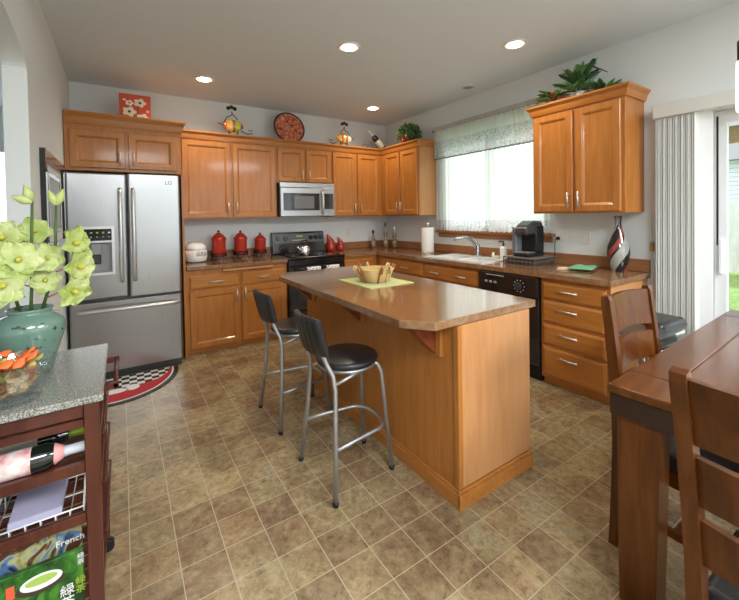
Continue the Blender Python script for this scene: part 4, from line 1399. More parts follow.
# ------------------------------------------------------------------ dining table and chairs
TZ = 0.78
TX0, TX1, TY0, TY1 = -2.02, -0.33, -5.02, -4.126
t = thing('dining_table', 'brown wooden dining table with thick square legs, right foreground', 'table', (TX0, TY1, 0))
table = t
mb = MB()
mb.box(TX0, -1.828, TY0, TY1, TZ - 0.032, TZ, 0.006, 2)
mb.box(TX1 - 0.2, TX1, TY0, TY1, TZ - 0.032, TZ, 0.006, 2)
mb.box(-1.825, TX1 - 0.203, TY1 - 0.145, TY1, TZ - 0.032, TZ, 0.004)
mb.box(-1.825, TX1 - 0.203, TY0, TY0 + 0.145, TZ - 0.032, TZ, 0.004)
mb.build('border_boards', WALNUT, t)
mb = MB()
mb.box(-1.825, TX1 - 0.203, TY0 + 0.148, TY1 - 0.148, TZ - 0.032, TZ - 0.001, 0.003)
mb.build('centre_panel', WALNUT, t)
mb = MB()
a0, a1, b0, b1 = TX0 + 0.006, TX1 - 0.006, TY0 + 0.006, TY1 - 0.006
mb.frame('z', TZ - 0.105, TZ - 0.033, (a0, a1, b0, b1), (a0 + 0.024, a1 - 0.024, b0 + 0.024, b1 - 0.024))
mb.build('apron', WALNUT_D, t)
for sx in (0, 1):
    for sy in (0, 1):
        x = TX0 + 0.014 if sx == 0 else TX1 - 0.13
        y = TY0 + 0.03 if sy == 0 else TY1 - 0.155
        mb = MB()
        cx, cy = x + 0.05, y + 0.065
        mb.loft([[(cx - 0.048, cy - 0.05, 0.001), (cx + 0.04, cy - 0.05, 0.001), (cx + 0.04, cy + 0.06, 0.001), (cx - 0.048, cy + 0.06, 0.001)],
                 [(cx - 0.05, cy - 0.065, TZ - 0.106), (cx + 0.05, cy - 0.065, TZ - 0.106), (cx + 0.05, cy + 0.065, TZ - 0.106), (cx - 0.05, cy + 0.065, TZ - 0.106)]], smooth=False)
        mb.build('leg', WALNUT_Z, t)
table.rotation_euler = (0, 0, math.radians(2.0))
RUNM = wood('pale_placemat', (0.62, 0.50, 0.34), (0.72, 0.60, 0.43), (0.78, 0.68, 0.52), 'x', 3.0, 0.8, 0)
tag(MB().box(-1.80, -1.37, -4.72, -4.42, TZ + 0.0002, TZ + 0.004, 0.001).build('placemat', RUNM, at=(-1.5, -4.57, TZ)), 'pale straw placemat on the dining table at the right edge', 'placemat')

def make_chair(label, lean=0.045, hw=0.195):
    """local frame: sitter looks towards -y... the back stands at y = 0, the seat reaches to -y"""
    t = thing('dining_chair', label, 'chair', (0, 0, 0), 'dining chairs at the brown table')
    def sp(z):                       # stile centre line: y offset by height
        if z < 0.46:
            return 0.022 * ((0.46 - z) / 0.46) ** 1.6
        return lean * ((z - 0.46) / 0.55) ** 1.5
    for s_ in (-1, 1):
        zs = [0.0, 0.12, 0.25, 0.38, 0.46, 0.58, 0.70, 0.82, 0.93, 1.025, 1.045]
        pts = [(s_ * hw, sp(z), z) for z in zs]
        hh = [0.036, 0.040, 0.044, 0.046, 0.046, 0.044, 0.042, 0.040, 0.038, 0.036, 0.024]
        mb = MB()
        mb.sweep(pts, 0.032, hh, (0, 1, 0))
        mb.build('rear_post', WALNUT_Z, t)
    for z0, z1 in ((0.87, 1.03), (0.715, 0.84), (0.565, 0.68)):
        mb = MB()
        rings = []
        for i in range(13):
            u = i / 12
            x = -hw + 0.017 + (2 * hw - 0.034) * u
            bow = 0.028 * (1 - (2 * u - 1) ** 2)
            arch = 0.012 * (1 - (2 * u - 1) ** 2)
            rings.append([(x, sp(z0) + bow + 0.008, z0 + arch), (x, sp(z1) + bow + 0.008, z1 + arch * 0.4), (x, sp(z1) + bow - 0.010, z1 + arch * 0.4), (x, sp(z0) + bow - 0.010, z0 + arch)])
        mb.loft(rings, smooth=False)
        mb.build('back_slat', WALNUT_Z, t)
    for s_ in (-1, 1):
        mb = MB()
        mb.loft([[(s_ * hw - 0.016, -0.40, 0.0), (s_ * hw + 0.016, -0.40, 0.0), (s_ * hw + 0.016, -0.368, 0.0), (s_ * hw - 0.016, -0.368, 0.0)], [(s_ * hw - 0.021, -0.41, 0.42), (s_ * hw + 0.021, -0.41, 0.42), (s_ * hw + 0.021, -0.366, 0.42), (s_ * hw - 0.021, -0.366, 0.42)]], smooth=False)
        mb.build('front_leg', WALNUT_Z, t)
    mb = MB()
    mb.box(-hw + 0.018, hw - 0.018, -0.402, -0.38, 0.365, 0.42)
    mb.box(-hw + 0.018, hw - 0.018, -0.012, 0.010, 0.365, 0.42)
    for s_ in (-1, 1):
        mb.box(s_ * hw - 0.011, s_ * hw + 0.011, -0.37, -0.02, 0.365, 0.42)
    mb.build('seat_rail', WALNUT_Z, t)
    mb = MB()
    for s_ in (-1, 1):
        mb.box(s_ * hw - 0.009, s_ * hw + 0.009, -0.37, 0.025, 0.17, 0.20)
    mb.box(-hw + 0.009, hw - 0.009, -0.20, -0.18, 0.172, 0.198)
    mb.build('stretcher', WALNUT_Z, t)
    mb = MB()
    mb.box(-hw - 0.005, hw + 0.005, -0.43, -0.035, 0.421, 0.472, 0.022, 4)
    mb.build('seat_pad', LEATHER, t)
    return t
ch = make_chair('brown ladder-back chair tucked to the far long side of the table')
ch.location = (-1.575, -4.06, 0)
ch = make_chair('brown ladder-back chair at the near end of the table, cut by the frame', 0.10, 0.205)
ch.location = (-2.335, -4.675, 0)
ch.rotation_euler = (0, 0, PI / 2)

# black padded stools near the blinds
def make_pad_stool(label):
    t = thing('padded_stool', label, 'stool', (0, 0, 0), 'black padded stools by the patio blinds')
    MB().box(-0.17, 0.17, -0.13, 0.13, 0.60, 0.685, 0.035, 4).build('seat', LEATHER, t)
    MB().box(-0.155, 0.155, -0.115, 0.115, 0.575, 0.599, 0.004).build('seat_frame', CHROME, t)
    MB().rod((0, 0, 0.576), (0, 0, 0.035), 0.022).build('column', CHROME, t)
    MB().lathe((0, 0, 0.0155), [(0.0, 0.0), (0.13, 0.0), (0.135, 0.008), (0.06, 0.018), (0.03, 0.03), (0.0, 0.032)], 28).build('base', CHROME, t)
    return t
s1 = make_pad_stool('black padded stool close to the patio blinds, the farther one')
s1.location = (-0.42, -3.70, -0.015)
s1.rotation_euler = (0, 0, -0.1)
dup(s1, (-0.845, -3.78, -0.015), -0.1, 'black padded stool just behind the tucked dining chair, nearer one')

# pendant lamp over the dining table
plx, ply = -1.150, -4.337
t = thing('pendant_lamp', 'pendant lamp with black cap and glowing cream shade at right edge', 'light', (plx, ply, H))
MB().lathe((plx, ply, H), [(0.06, -0.0005), (0.06, -0.015), (0.02, -0.03), (0.0, -0.03)], 20).build('canopy', BLACK_IRON, t)
MB().rod((plx, ply, H - 0.029), (plx, ply, 2.18), 0.006).build('rod', BLACK_IRON, t)
MB().lathe((plx, ply, 2.06), [(0.057, 0.0), (0.058, 0.085), (0.03, 0.12), (0.0, 0.125)], 20).build('cap', BLACK_IRON, t)
MB().lathe((plx, ply, 1.84), [(0.060, 0.0), (0.062, 0.02), (0.060, 0.215), (0.052, 0.219)], 24, cap=False).build('shade', SHADE, t)

# ------------------------------------------------------------------ window dressing
t = thing('curtain_rod', 'thin dark curtain rod across the top of the sink window', 'curtain rod', (-0.06, -1.95, 2.475))
MB().rod((-0.05, -2.76, 2.475), (-0.05, -1.14, 2.475), 0.007).build('rod', BLACK_IRON, t)
for y in (-1.16, -2.73):
    MB().tube([(-0.003, y, 2.475), (-0.06, y, 2.475)], 0.006, 6).build('rod_bracket', BLACK_IRON, t)
MB().sphere((-0.05, -1.13, 2.475), 0.014, 10).build('finial', BLACK_IRON, t)
def pleat(y0, y1, z0, z1, n, amp, x=-0.075, zf=None, ph=0.0):
    def fn(u, v):
        y = y0 + (y1 - y0) * u
        zz = z0 + (z1 - z0) * v if zf is None else zf(u, v)
        k = amp * (1.25 - 0.5 * v)
        return (x + k * math.sin(u * n * 2 * PI + ph) + 0.35 * k * math.sin(u * n * 3.7 * PI + 1 + v), y + 0.2 * k * math.cos(u * n * 2 * PI), zz)
    return fn
t = thing('window_valance', 'sheer lace valance hanging along the top of the sink window', 'curtain', (-0.075, -1.95, 2.1))
MB().surf(pleat(-2.72, -1.17, 2.325, 2.465, 26, 0.009), 240, 3).build('plain_band', SHEER, t, normals=False)
MB().surf(pleat(-2.72, -1.17, 2.112, 2.325, 26, 0.010), 240, 3).build('lace_band', LACE, t, normals=False)
MB().surf(pleat(-2.72, -1.17, 2.096, 2.112, 26, 0.0105), 240, 1).build('dark_hem', mat('grey_hem', (0.16, 0.18, 0.19), 0.9), t, normals=False)
RUF = mat('ruffle_fabric', (0.50, 0.47, 0.42), 0.9)
MB().surf(pleat(-2.73, -1.16, 2.465, 2.515, 44, 0.012, x=-0.080), 300, 2).build('ruffle', RUF, t, normals=False)
for y0, y1, lab, ph in ((-1.925, -1.17, 'white sheer curtain panel on the left half of the sink window', 0.0), (-2.72, -1.935, 'white sheer curtain panel on the right half, behind the coffee maker', 1.0)):
    t = thing('sheer_curtain', lab, 'curtain', (-0.045, (y0 + y1) / 2, 1.2), 'lower sheer curtains')
    MB().surf(pleat(y0, y1, 1.325, 2.30, 13, 0.014, x=-0.042, ph=ph), 150, 6).build('sheer_panel', SHEER, t, normals=False)
    MB().surf(pleat(y0, y1, 1.19, 1.325, 13, 0.0165, x=-0.042, ph=ph), 150, 2).build('lace_hem', LACE, t, normals=False)
    MB().rod((-0.042, y0, 2.302), (-0.042, y1, 2.302), 0.004).build('tension_rod', WHITE, t)

# vertical blinds at the patio door
t = thing('vertical_blinds', 'off-white vertical blinds gathered beside the sliding patio door', 'blinds', (-0.07, -3.74, 2.1))
MB().box(-0.135, -0.004, -5.80, -3.59, 2.085, 2.182, 0.004).build('headrail', BLIND, t)
mb = MB()
for k in range(22):
    y = -3.618 - k * 0.0108
    a = math.radians(-24 + 5 * math.sin(k * 1.9))
    ca_, sa_ = 0.05 * math.cos(a), 0.05 * math.sin(a)
    q = [(-0.067 + ca_ * f - 0.006 * sa_ * 20 * (1 - f * f) * 0.05, y + sa_ * f * 0.8 - 0.006 * (1 - f * f)) for f in (-1, -0.5, 0, 0.5, 1)]
    mb.prism([(u_, v_, 0.03) for u_, v_ in q] + [(u_, v_ - 0.0014, 0.03) for u_, v_ in q[::-1]], (0, 0, 2.055))
mb.build('slats', BLIND, t)
mb = MB()
mb.prism([(-0.075, -3.85, 0.03), (-0.060, -3.92, 0.03), (-0.058, -3.92, 0.03), (-0.073, -3.85, 0.03)], (0, 0, 2.055))
mb.build('lead_slat', WHITE, t)
mb = MB()
mb.tube([(-0.02, -3.595, 2.09), (-0.018, -3.545, 1.6), (-0.016, -3.542, 1.15)], 0.002, 5)
mb.build('cord', OFFWHITE, t)
MB().box(-0.026, -0.006, -3.555, -3.529, 1.085, 1.155, 0.004).build('cord_weight', mat('tan_weight', (0.45, 0.28, 0.10), 0.5), t)
MB().rod((-0.025, -3.542, 1.085), (-0.025, -3.542, 0.42), 0.0035).build('wand', OFFWHITE, t)

# wall plates
def plate(face, u, z, wd, label, holes, group=None):
    t = thing('outlet', label, 'outlet', P3(face, u, 0.0, z))
    mb = MB()
    fbox(mb, face, u - wd / 2, u + wd / 2, 0.0005, 0.007, z - 0.06, z + 0.06, 0.002)
    mb.build('cover_plate', OFFWHITE, t)
    for du, dz in holes:
        mb = MB()
        fbox(mb, face, u + du - 0.014, u + du + 0.014, 0.0072, 0.009, z + dz - 0.013, z + dz + 0.013, 0.001)
        mb.build('socket', WHITE, t)
    return t
plate('R', -2.81, 1.18, 0.118, 'double wall outlet right of the window with a black plug', [(0.026, 0.024), (0.026, -0.024), (-0.026, 0.0)])
plate('R', -3.037, 1.165, 0.072, 'single wall plate between the double outlet and the swirled vase', [(0, 0)])
plate('B', -0.69, 1.153, 0.072, 'wall outlet on the back wall behind the red gourd vases', [(0, 0.024), (0, -0.024)])
t = thing('power_cord', 'black power cord hanging from the double outlet to the worktop', 'cord', (-0.02, -2.79, 1.16))
MB().box(-0.034, -0.0095, -2.800, -2.772, 1.140, 1.168, 0.004).build('plug', BLACK_M, t)
MB().tube([(-0.034, -2.786, 1.154), (-0.055, -2.778, 1.15), (-0.06, -2.775, 1.08), (-0.05, -2.77, 0.99), (-0.06, -2.765, 0.93), (-0.085, -2.76, 0.9195), (-0.10, -2.755, 0.9185)], 0.0038, 6).build('cable', BLACK_M, t)

# framed pictures on the left wall
t = thing('framed_picture', 'black framed picture with white mat on the left wall by the refrigerator', 'picture', (LX, -1.33, 1.52))
y0, y1, z0, z1 = -1.80, -0.88, 1.19, 1.845
mb = MB()
mb.frame('x', LX + 0.001, LX + 0.028, (y0, y1, z0, z1), (y0 + 0.07, y1 - 0.07, z0 + 0.07, z1 - 0.07))
mb.build('frame', BLACK, t)
MB().box(LX + 0.001, LX + 0.012, y0 + 0.06, y1 - 0.06, z0 + 0.06, z1 - 0.06).build('mat_board', mat('mat_board', (0.66, 0.66, 0.64), 0.8), t)
mb = MB()
mb.frame('x', LX + 0.0125, LX + 0.018, (-1.62, -1.06, 1.32, 1.715), (-1.595, -1.085, 1.345, 1.69))
mb.build('inner_frame', BLACK, t)
MB().box(LX + 0.0125, LX + 0.015, -1.595, -1.085, 1.345, 1.69).build('print', mat('grey_print', (0.35, 0.36, 0.37), 0.5), t)

# ------------------------------------------------------------------ things on the worktops
# rice cooker
rx, ry, rz = -2.795, -0.235, CZ + 0.0005
t = thing('rice_cooker', 'white rounded rice cooker beside the refrigerator on the worktop', 'rice cooker', (rx, ry, rz))
MB().lathe((rx, ry, rz), [(0.0, 0.004), (0.085, 0.004), (0.108, 0.02), (0.118, 0.06), (0.118, 0.10), (0.112, 0.135)], 30, sx=1.0, sy=1.08).build('body', WHITE_GLOSS, t)
MB().lathe((rx, ry, rz), [(0.112, 0.1355), (0.108, 0.165), (0.094, 0.192), (0.07, 0.208), (0.035, 0.217), (0.0, 0.219)], 30, sx=1.0, sy=1.08).build('lid', WHITE_GLOSS, t)
MB().tube([(rx - 0.075, ry, rz + 0.196), (rx - 0.05, ry, rz + 0.224), (rx + 0.05, ry, rz + 0.226), (rx + 0.075, ry, rz + 0.196)], 0.008, 8).build('handle', mat('beige_plastic', (0.62, 0.52, 0.40), 0.4), t)
a = math.radians(-68)
mb = MB()
mb.surf(lambda u, v: (rx + 0.1195 * math.cos(a + (u - 0.5) * 1.0), ry + 0.129 * math.sin(a + (u - 0.5) * 1.0), rz + 0.075 + 0.055 * v), 8, 2, 0.002)
cpn = mb.build('control_panel', mat('pale_panel', (0.66, 0.68, 0.70), 0.3), t)
mb = MB().use(GREY_DARK)
for du, dz, w_ in ((0.0, 0.035, 0.18), (-0.3, 0.02, 0.05), (0.3, 0.02, 0.05), (-0.3, 0.045, 0.05), (0.3, 0.045, 0.05)):
    mb.surf(lambda u, v: (rx + 0.1225 * math.cos(a + du + (u - 0.5) * w_), ry + 0.132 * math.sin(a + du + (u - 0.5) * w_), rz + 0.075 + dz - 0.006 + 0.012 * v), 3, 1, 0.0006)
mb.build('buttons', None, cpn)
mb = MB()
for k in range(4):
    b = PI / 4 + k * PI / 2
    mb.rod((rx + 0.075 * math.cos(b), ry + 0.075 * math.sin(b), rz), (rx + 0.075 * math.cos(b), ry + 0.075 * math.sin(b), rz + 0.008), 0.010)
mb.build('feet', GREY_DARK, t)
# canisters on wire stands
def canister(x, y, r, h, label):
    z = CZ + 0.0005
    st_ = thing('canister_stand', 'black scrolled iron stand under the ' + label[1], 'stand', (x, y, z), 'iron canister stands')
    mb = MB()
    mb.tube([(x + (r + 0.002) * math.cos(2 * PI * k / 24), y + (r + 0.002) * math.sin(2 * PI * k / 24), z + 0.045) for k in range(24)], 0.004, 6, closed=True)
    mb.tube([(x + (r + 0.006) * math.cos(2 * PI * k / 24), y + (r + 0.006) * math.sin(2 * PI * k / 24), z + 0.085) for k in range(24)], 0.004, 6, closed=True)
    mb.rod((x - r, y, z + 0.045), (x + r, y, z + 0.045), 0.004)
    mb.rod((x, y - r, z + 0.045), (x, y + r, z + 0.045), 0.004)
    for k in range(16):
        b = 2 * PI * k / 16
        c0 = Vector((x + (r + 0.004) * math.cos(b), y + (r + 0.004) * math.sin(b), z + 0.065))
        tg = Vector((-math.sin(b), math.cos(b), 0))
        mb.tube([tuple(c0 + tg * 0.012 * math.cos(q) + Vector((0, 0, 0.017 * math.sin(q)))) for q in [2 * PI * j / 8 for j in range(8)]], 0.0026, 5, closed=True)
    mb.build('ring_band', BLACK_IRON, st_)
    for k in range(4):
        b = PI / 4 + k * PI / 2
        ux, uy = math.cos(b), math.sin(b)
        MB().tube([(x + ux * (r + 0.005), y + uy * (r + 0.005), z + 0.085), (x + ux * (r + 0.016), y + uy * (r + 0.016), z + 0.05), (x + ux * (r + 0.010), y + uy * (r + 0.010), z + 0.02), (x + ux * (r + 0.026), y + uy * (r + 0.026), z + 0.006), (x + ux * (r + 0.036), y + uy * (r + 0.036), z + 0.014)], 0.0045, 6).build('scroll_foot', BLACK_IRON, st_)
    t = thing('canister', label[0], 'canister', (x, y, z + 0.05), 'red canisters by the stove')
    zb = z + 0.0495
    bh = h - 0.05
    MB().lathe((x, y, zb), [(0.0, 0.0), (r * 0.9, 0.0), (r * 0.94, 0.01), (r * 0.94, bh * 0.58), (r * 0.98, bh * 0.60), (r * 0.98, bh * 0.63)], 28).build('jar', RED_CER, t)
    ldc = MB().lathe((x, y, zb), [(r * 1.02, bh * 0.632), (r * 1.05, bh * 0.66), (r * 0.98, bh * 0.70), (r * 0.62, bh * 0.82), (r * 0.22, bh * 0.90), (r * 0.16, bh * 0.91), (0.0, bh * 0.912)], 28).build('lid', RED_CER, t)
    MB().lathe((x, y, zb), [(r * 0.13, bh * 0.905), (r * 0.10, bh * 0.925), (r * 0.20, bh * 0.955), (r * 0.14, bh * 0.985), (0.0, bh)], 14).build('lid_knob', BLACK_M, ldc)
canister(-2.545, -0.20, 0.082, 0.345, ('red lidded canister nearest the rice cooker, largest of the three', 'red canister nearest the rice cooker'))
canister(-2.290, -0.165, 0.078, 0.335, ('red lidded canister in the middle of the three', 'middle red canister'))
canister(-2.045, -0.14, 0.072, 0.295, ('red lidded canister nearest the stove, smallest of the three', 'red canister nearest the stove'))
# gourd vases
def gourd(x, y, h, label, side=-1):
    z = CZ + 0.0005
    t = thing('gourd_vase', label, 'vase', (x, y, z), 'red gourd vases')
    r = h * 0.27
    pts, rr = [], []
    for k in range(15):
        u = k / 14
        zz = h * u
        off = side * 0.62 * h * max(0, (u - 0.45)) ** 1.5
        if u < 0.45:
            q = u / 0.45
            rad = r * math.sqrt(max(0.0, 1 - (q * 1.05 - 0.62) ** 2 / 0.62)) * (1.0)
        else:
            rad = r * (0.90 * (1 - (u - 0.45) / 0.55) ** 1.15 + 0.16)
        pts.append((x + off, y, z + zz))
        rr.append(max(rad, 0.004))
    MB().tube(pts, rr, 18).build('body', RED_CER, t)
    MB().rod(pts[-1], (pts[-1][0] + side * 0.012, y, pts[-1][2] + 0.012), 0.006, 0.005).build('tip', mat('gourd_tip', (0.75, 0.72, 0.68), 0.4), t)
gourd(-1.062, -0.135, 0.235, 'red gourd-shaped ceramic vase beside the stove, taller left one')
gourd(-0.93, -0.175, 0.195, 'red gourd-shaped ceramic vase beside the stove, shorter right one')
# decorative oil bottles in the corner
VINE = mat('oil_glass', (0.28, 0.10, 0.03), 0.1, coat=0.4)
PEPP = mat('layered_peppers', (0.35, 0.14, 0.04), 0.2, coat=0.4)
_v = coords(PEPP, (1, 1, 1))
_w = noise(PEPP, coords(PEPP, (4, 4, 26)), 2.2, 2)
lk(PEPP, ramp(PEPP, _w, [(0.36, (0.42, 0.30, 0.10)), (0.46, (0.12, 0.03, 0.015)), (0.55, (0.50, 0.40, 0.28)), (0.64, (0.18, 0.07, 0.02))]), bsdf(PEPP).inputs['Base Color'])
def oil_bottle(x, y, h, r, label, top_m):
    z = CZ + 0.0005
    t = thing('oil_bottle', label, 'bottle', (x, y, z), 'decorative oil bottles in the corner')
    MB().lathe((x, y, z), [(0.0, 0.0), (r, 0.0), (r, 0.30 * h), (r * 0.7, 0.36 * h), (r * 0.75, 0.42 * h), (r * 0.85, 0.55 * h), (r * 0.6, 0.64 * h), (r * 0.38, 0.72 * h), (r * 0.38, 0.86 * h), (0.0, 0.87 * h)], 18).build('glass', PEPP, t)
    MB().lathe((x, y, z), [(r * 0.44, 0.84 * h), (r * 0.50, 0.90 * h), (r * 0.42, 0.98 * h), (0.0, h)], 14).build('stopper', top_m, t)
oil_bottle(-0.352, -0.135, 0.265, 0.036, 'slim decorated oil bottle in the corner, left of the three', BLACK_M)
oil_bottle(-0.218, -0.262, 0.385, 0.034, 'tallest decorated oil bottle, middle of the three in the corner', mat('teal_stopper', (0.02, 0.10, 0.10), 0.3))
oil_bottle(-0.140, -0.375, 0.315, 0.036, 'decorated oil bottle with pale round stopper, right of the three', WHITE_GLOSS)
# paper towel holder
px_, py_, pz_ = -0.262, -1.228, CZ + 0.0005
t = thing('paper_towel_holder', 'white paper towel roll on an upright steel holder near the sink', 'paper towel holder', (px_, py_, pz_))
MB().lathe((px_, py_, pz_), [(0.0, 0.0), (0.082, 0.0), (0.084, 0.006), (0.078, 0.012), (0.0, 0.014)], 28).build('base', NICKEL, t)
MB().rod((px_, py_, pz_ + 0.013), (px_, py_, pz_ + 0.345), 0.008).build('pole', NICKEL, t)
MB().sphere((px_, py_, pz_ + 0.365), 0.024, 14).build('finial', CHROME, t)
MB().lathe((px_, py_, pz_), [(0.020, 0.016), (0.074, 0.016), (0.076, 0.02), (0.076, 0.315), (0.074, 0.319), (0.020, 0.319)], 32, cap=False).build('paper_roll', mat('paper', (0.82, 0.82, 0.80), 0.9), t)
MB().tube([(px_ - 0.06, py_ + 0.052, pz_ + 0.013), (px_ - 0.066, py_ + 0.055, pz_ + 0.14), (px_ - 0.066, py_ + 0.035, pz_ + 0.15), (px_ - 0.072, py_ + 0.030, pz_ + 0.013)], 0.004, 6).build('tension_arm', NICKEL, t)
# soap dispenser
sx_, sy_, sz_ = -0.139, -2.262, CZ + 0.0096
t = thing('soap_dispenser', 'small white soap dispenser behind the sink by the coffee maker', 'soap dispenser', (sx_, sy_, sz_))
MB().lathe((sx_, sy_, sz_), [(0.0, 0.0), (0.036, 0.0), (0.038, 0.01), (0.037, 0.11), (0.028, 0.13), (0.0, 0.132)], 20).build('bottle', WHITE_GLOSS, t)
mb = MB()
mb.rod((sx_, sy_, sz_ + 0.131), (sx_, sy_, sz_ + 0.175), 0.011)
mb.tube([(sx_, sy_, sz_ + 0.18), (sx_ - 0.03, sy_ + 0.012, sz_ + 0.185), (sx_ - 0.05, sy_ + 0.02, sz_ + 0.175)], 0.008, 8)
mb.build('pump', GREY_DARK, t)
mb = MB()
mb.box(sx_ - 0.03, sx_ + 0.03, sy_ + 0.05, sy_ + 0.10, CZ + 0.0098, CZ + 0.035, 0.009, 3)
tag(mb.build('sponge', mat('cream_sponge', (0.75, 0.70, 0.55), 0.9), at=(sx_, sy_ + 0.075, CZ)), 'pale sponge lying beside the white soap dispenser', 'sponge')
# pod drawer and coffee maker
t = thing('pod_drawer', 'wire coffee-pod drawer with grey top under the coffee maker', 'pod drawer', (-0.26, -2.64, CZ))
dx0, dx1, dy0, dy1, dz0, dz1 = -0.42, -0.095, -2.80, -2.47, CZ + 0.001, CZ + 0.078
MB().box(dx0, dx1, dy0, dy1, dz1 - 0.007, dz1, 0.002).build('top_plate', mat('pewter', (0.30, 0.28, 0.26), 0.35, 0.6), t)
mb = MB()
for z in (dz0 + 0.003, dz0 + 0.035, dz1 - 0.01):
    mb.tube([(dx0, dy0, z), (dx1, dy0, z), (dx1, dy1, z), (dx0, dy1, z)], 0.003, 5, closed=True)
for k in range(9):
    f = k / 8
    for p in ((dx0, dy0 + (dy1 - dy0) * f), (dx0 + (dx1 - dx0) * f, dy0)):
        mb.rod((p[0], p[1], dz0), (p[0], p[1], dz1 - 0.006), 0.0022, seg=5)
for x in (dx0 + 0.004, dx1 - 0.004):
    for y in (dy0 + 0.004, dy1 - 0.004):
        mb.box(x - 0.005, x + 0.005, y - 0.005, y + 0.005, dz0, dz1 - 0.006)
mb.build('wire_sides', mat('dark_pewter', (0.25, 0.23, 0.21), 0.4, 0.7), t)
MB().box(dx0 + 0.012, dx1 - 0.012, dy0 + 0.012, dy1 - 0.012, dz0 + 0.002, dz0 + 0.05).build('pod_tray', mat('pods_brown', (0.07, 0.045, 0.035), 0.4), t)
kx, ky, kz = -0.235, -2.630, dz1 + 0.0005
t = thing('coffee_maker', 'black pod coffee maker with side water tank on the pod drawer', 'coffee maker', (kx, ky, kz))
mb = MB()
mb.box(kx - 0.15, kx + 0.11, ky - 0.085, ky + 0.075, kz, kz + 0.035, 0.012, 2)
mb.box(kx - 0.02, kx + 0.11, ky - 0.085, ky + 0.075, kz + 0.03, kz + 0.29, 0.02, 3)
mb.build('body', BLACK_M, t)
mb = MB()
mb.prism([(kx - 0.155, ky - 0.080, kz + 0.20), (kx + 0.10, ky - 0.080, kz + 0.20), (kx + 0.10, ky - 0.080, kz + 0.325), (kx - 0.03, ky - 0.080, kz + 0.335), (kx - 0.13, ky - 0.080, kz + 0.285), (kx - 0.16, ky - 0.080, kz + 0.255)], (0, 0.15, 0), 0.02)
hd = mb.build('brew_head', GREY_DARK, t)
MB().box(kx - 0.168, kx - 0.155, ky - 0.075, ky + 0.055, kz + 0.262, kz + 0.275, 0.003).build('lift_handle', NICKEL, hd)
MB().box(kx - 0.145, kx - 0.03, ky - 0.08, ky + 0.065, kz + 0.036, kz + 0.042, 0.002).build('drip_tray', NICKEL, t)
tk = MB().box(kx - 0.10, kx + 0.08, ky + 0.078, ky + 0.125, kz + 0.0, kz + 0.255, 0.012, 2).build('water_tank', mat('smoky_tank', (0.16, 0.17, 0.19), 0.08, coat=0.4), t)
MB().box(kx - 0.10, kx + 0.08, ky + 0.078, ky + 0.125, kz + 0.256, kz + 0.268, 0.004).build('tank_lid', BLACK_M, tk)
# cloths
def cloth(name, x, y, hw, hd, rot, z, m, label, amp=0.006):
    ca_, sa_ = math.cos(rot), math.sin(rot)
    mb = MB()
    def fn(u, v):
        a_, b_ = (2 * u - 1) * hw, (2 * v - 1) * hd
        zz = z + amp * (1 + math.sin(7 * u + 2) * math.cos(5 * v)) * (math.sin(PI * u) * math.sin(PI * v)) ** 0.3 + 0.004
        return (x + a_ * ca_ - b_ * sa_, y + a_ * sa_ + b_ * ca_, zz)
    mb.surf(fn, 14, 10, 0.003)
    return tag(mb.build(name, m, at=(x, y, z)), label, 'cloth')
cloth('kitchen_cloth', -0.30, -3.02, 0.085, 0.075, 0.5, CZ + 0.001, mat('beige_cotton', (0.62, 0.48, 0.33), 0.95), 'beige folded cloth lying left under the green cloth on the worktop', 0.008)
cloth('kitchen_cloth', -0.255, -3.135, 0.125, 0.09, 0.25, CZ + 0.018, mat('green_cotton', (0.14, 0.36, 0.20), 0.95), 'green folded cloth lying on the worktop near the swirled vase', 0.014)
# swirled vase
SW = mat('swirl_mosaic', (0.1, 0.1, 0.1), 0.12, coat=0.5)
tc = nd(SW, 'ShaderNodeTexCoord')
sep = nd(SW, 'ShaderNodeSeparateXYZ')
lk(SW, tc.outputs['Object'], sep.inputs[0])
at2 = nd(SW, 'ShaderNodeMath', operation='ARCTAN2')
lk(SW, sep.outputs[1], at2.inputs[0])
lk(SW, sep.outputs[0], at2.inputs[1])
mz = nd(SW, 'ShaderNodeMath', operation='MULTIPLY_ADD')
lk(SW, sep.outputs[2], mz.inputs[0])
mz.inputs[1].default_value = -9.0
lk(SW, at2.outputs[0], mz.inputs[2])
dv = nd(SW, 'ShaderNodeMath', operation='MULTIPLY')
lk(SW, mz.outputs[0], dv.inputs[0])
dv.inputs[1].default_value = 2 / (2 * PI)
fr = nd(SW, 'ShaderNodeMath', operation='FRACT')
lk(SW, dv.outputs[0], fr.inputs[0])
rp = ramp(SW, fr.outputs[0], [(0.0, (0.012, 0.012, 0.014)), (0.36, (0.30, 0.05, 0.03)), (0.54, (0.02, 0.02, 0.022)), (0.62, (0.33, 0.33, 0.30)), (0.97, (0.02, 0.02, 0.02))])
SW.node_tree.nodes[-1].color_ramp.interpolation = 'CONSTANT'
lk(SW, rp, bsdf(SW).inputs['Base Color'])
x, y, z = -0.115, -3.345, CZ + 0.0005
t = thing('floor_style_vase', 'tall bottle vase with black red and silver swirls at worktop end', 'vase', (x, y, z))
t.name = 'swirl_vase'
MB().lathe((x, y, z), [(0.0, 0.0), (0.046, 0.0), (0.05, 0.006), (0.074, 0.09), (0.083, 0.15), (0.078, 0.20), (0.055, 0.27), (0.032, 0.33), (0.023, 0.38), (0.024, 0.425), (0.029, 0.445), (0.022, 0.446), (0.018, 0.40), (0.0, 0.38)], 36).build('body', SW, t)

# ------------------------------------------------------------------ things on top of the wall cabinets
TOP = CT - 0.03 + 0.0005      # cabinet roof
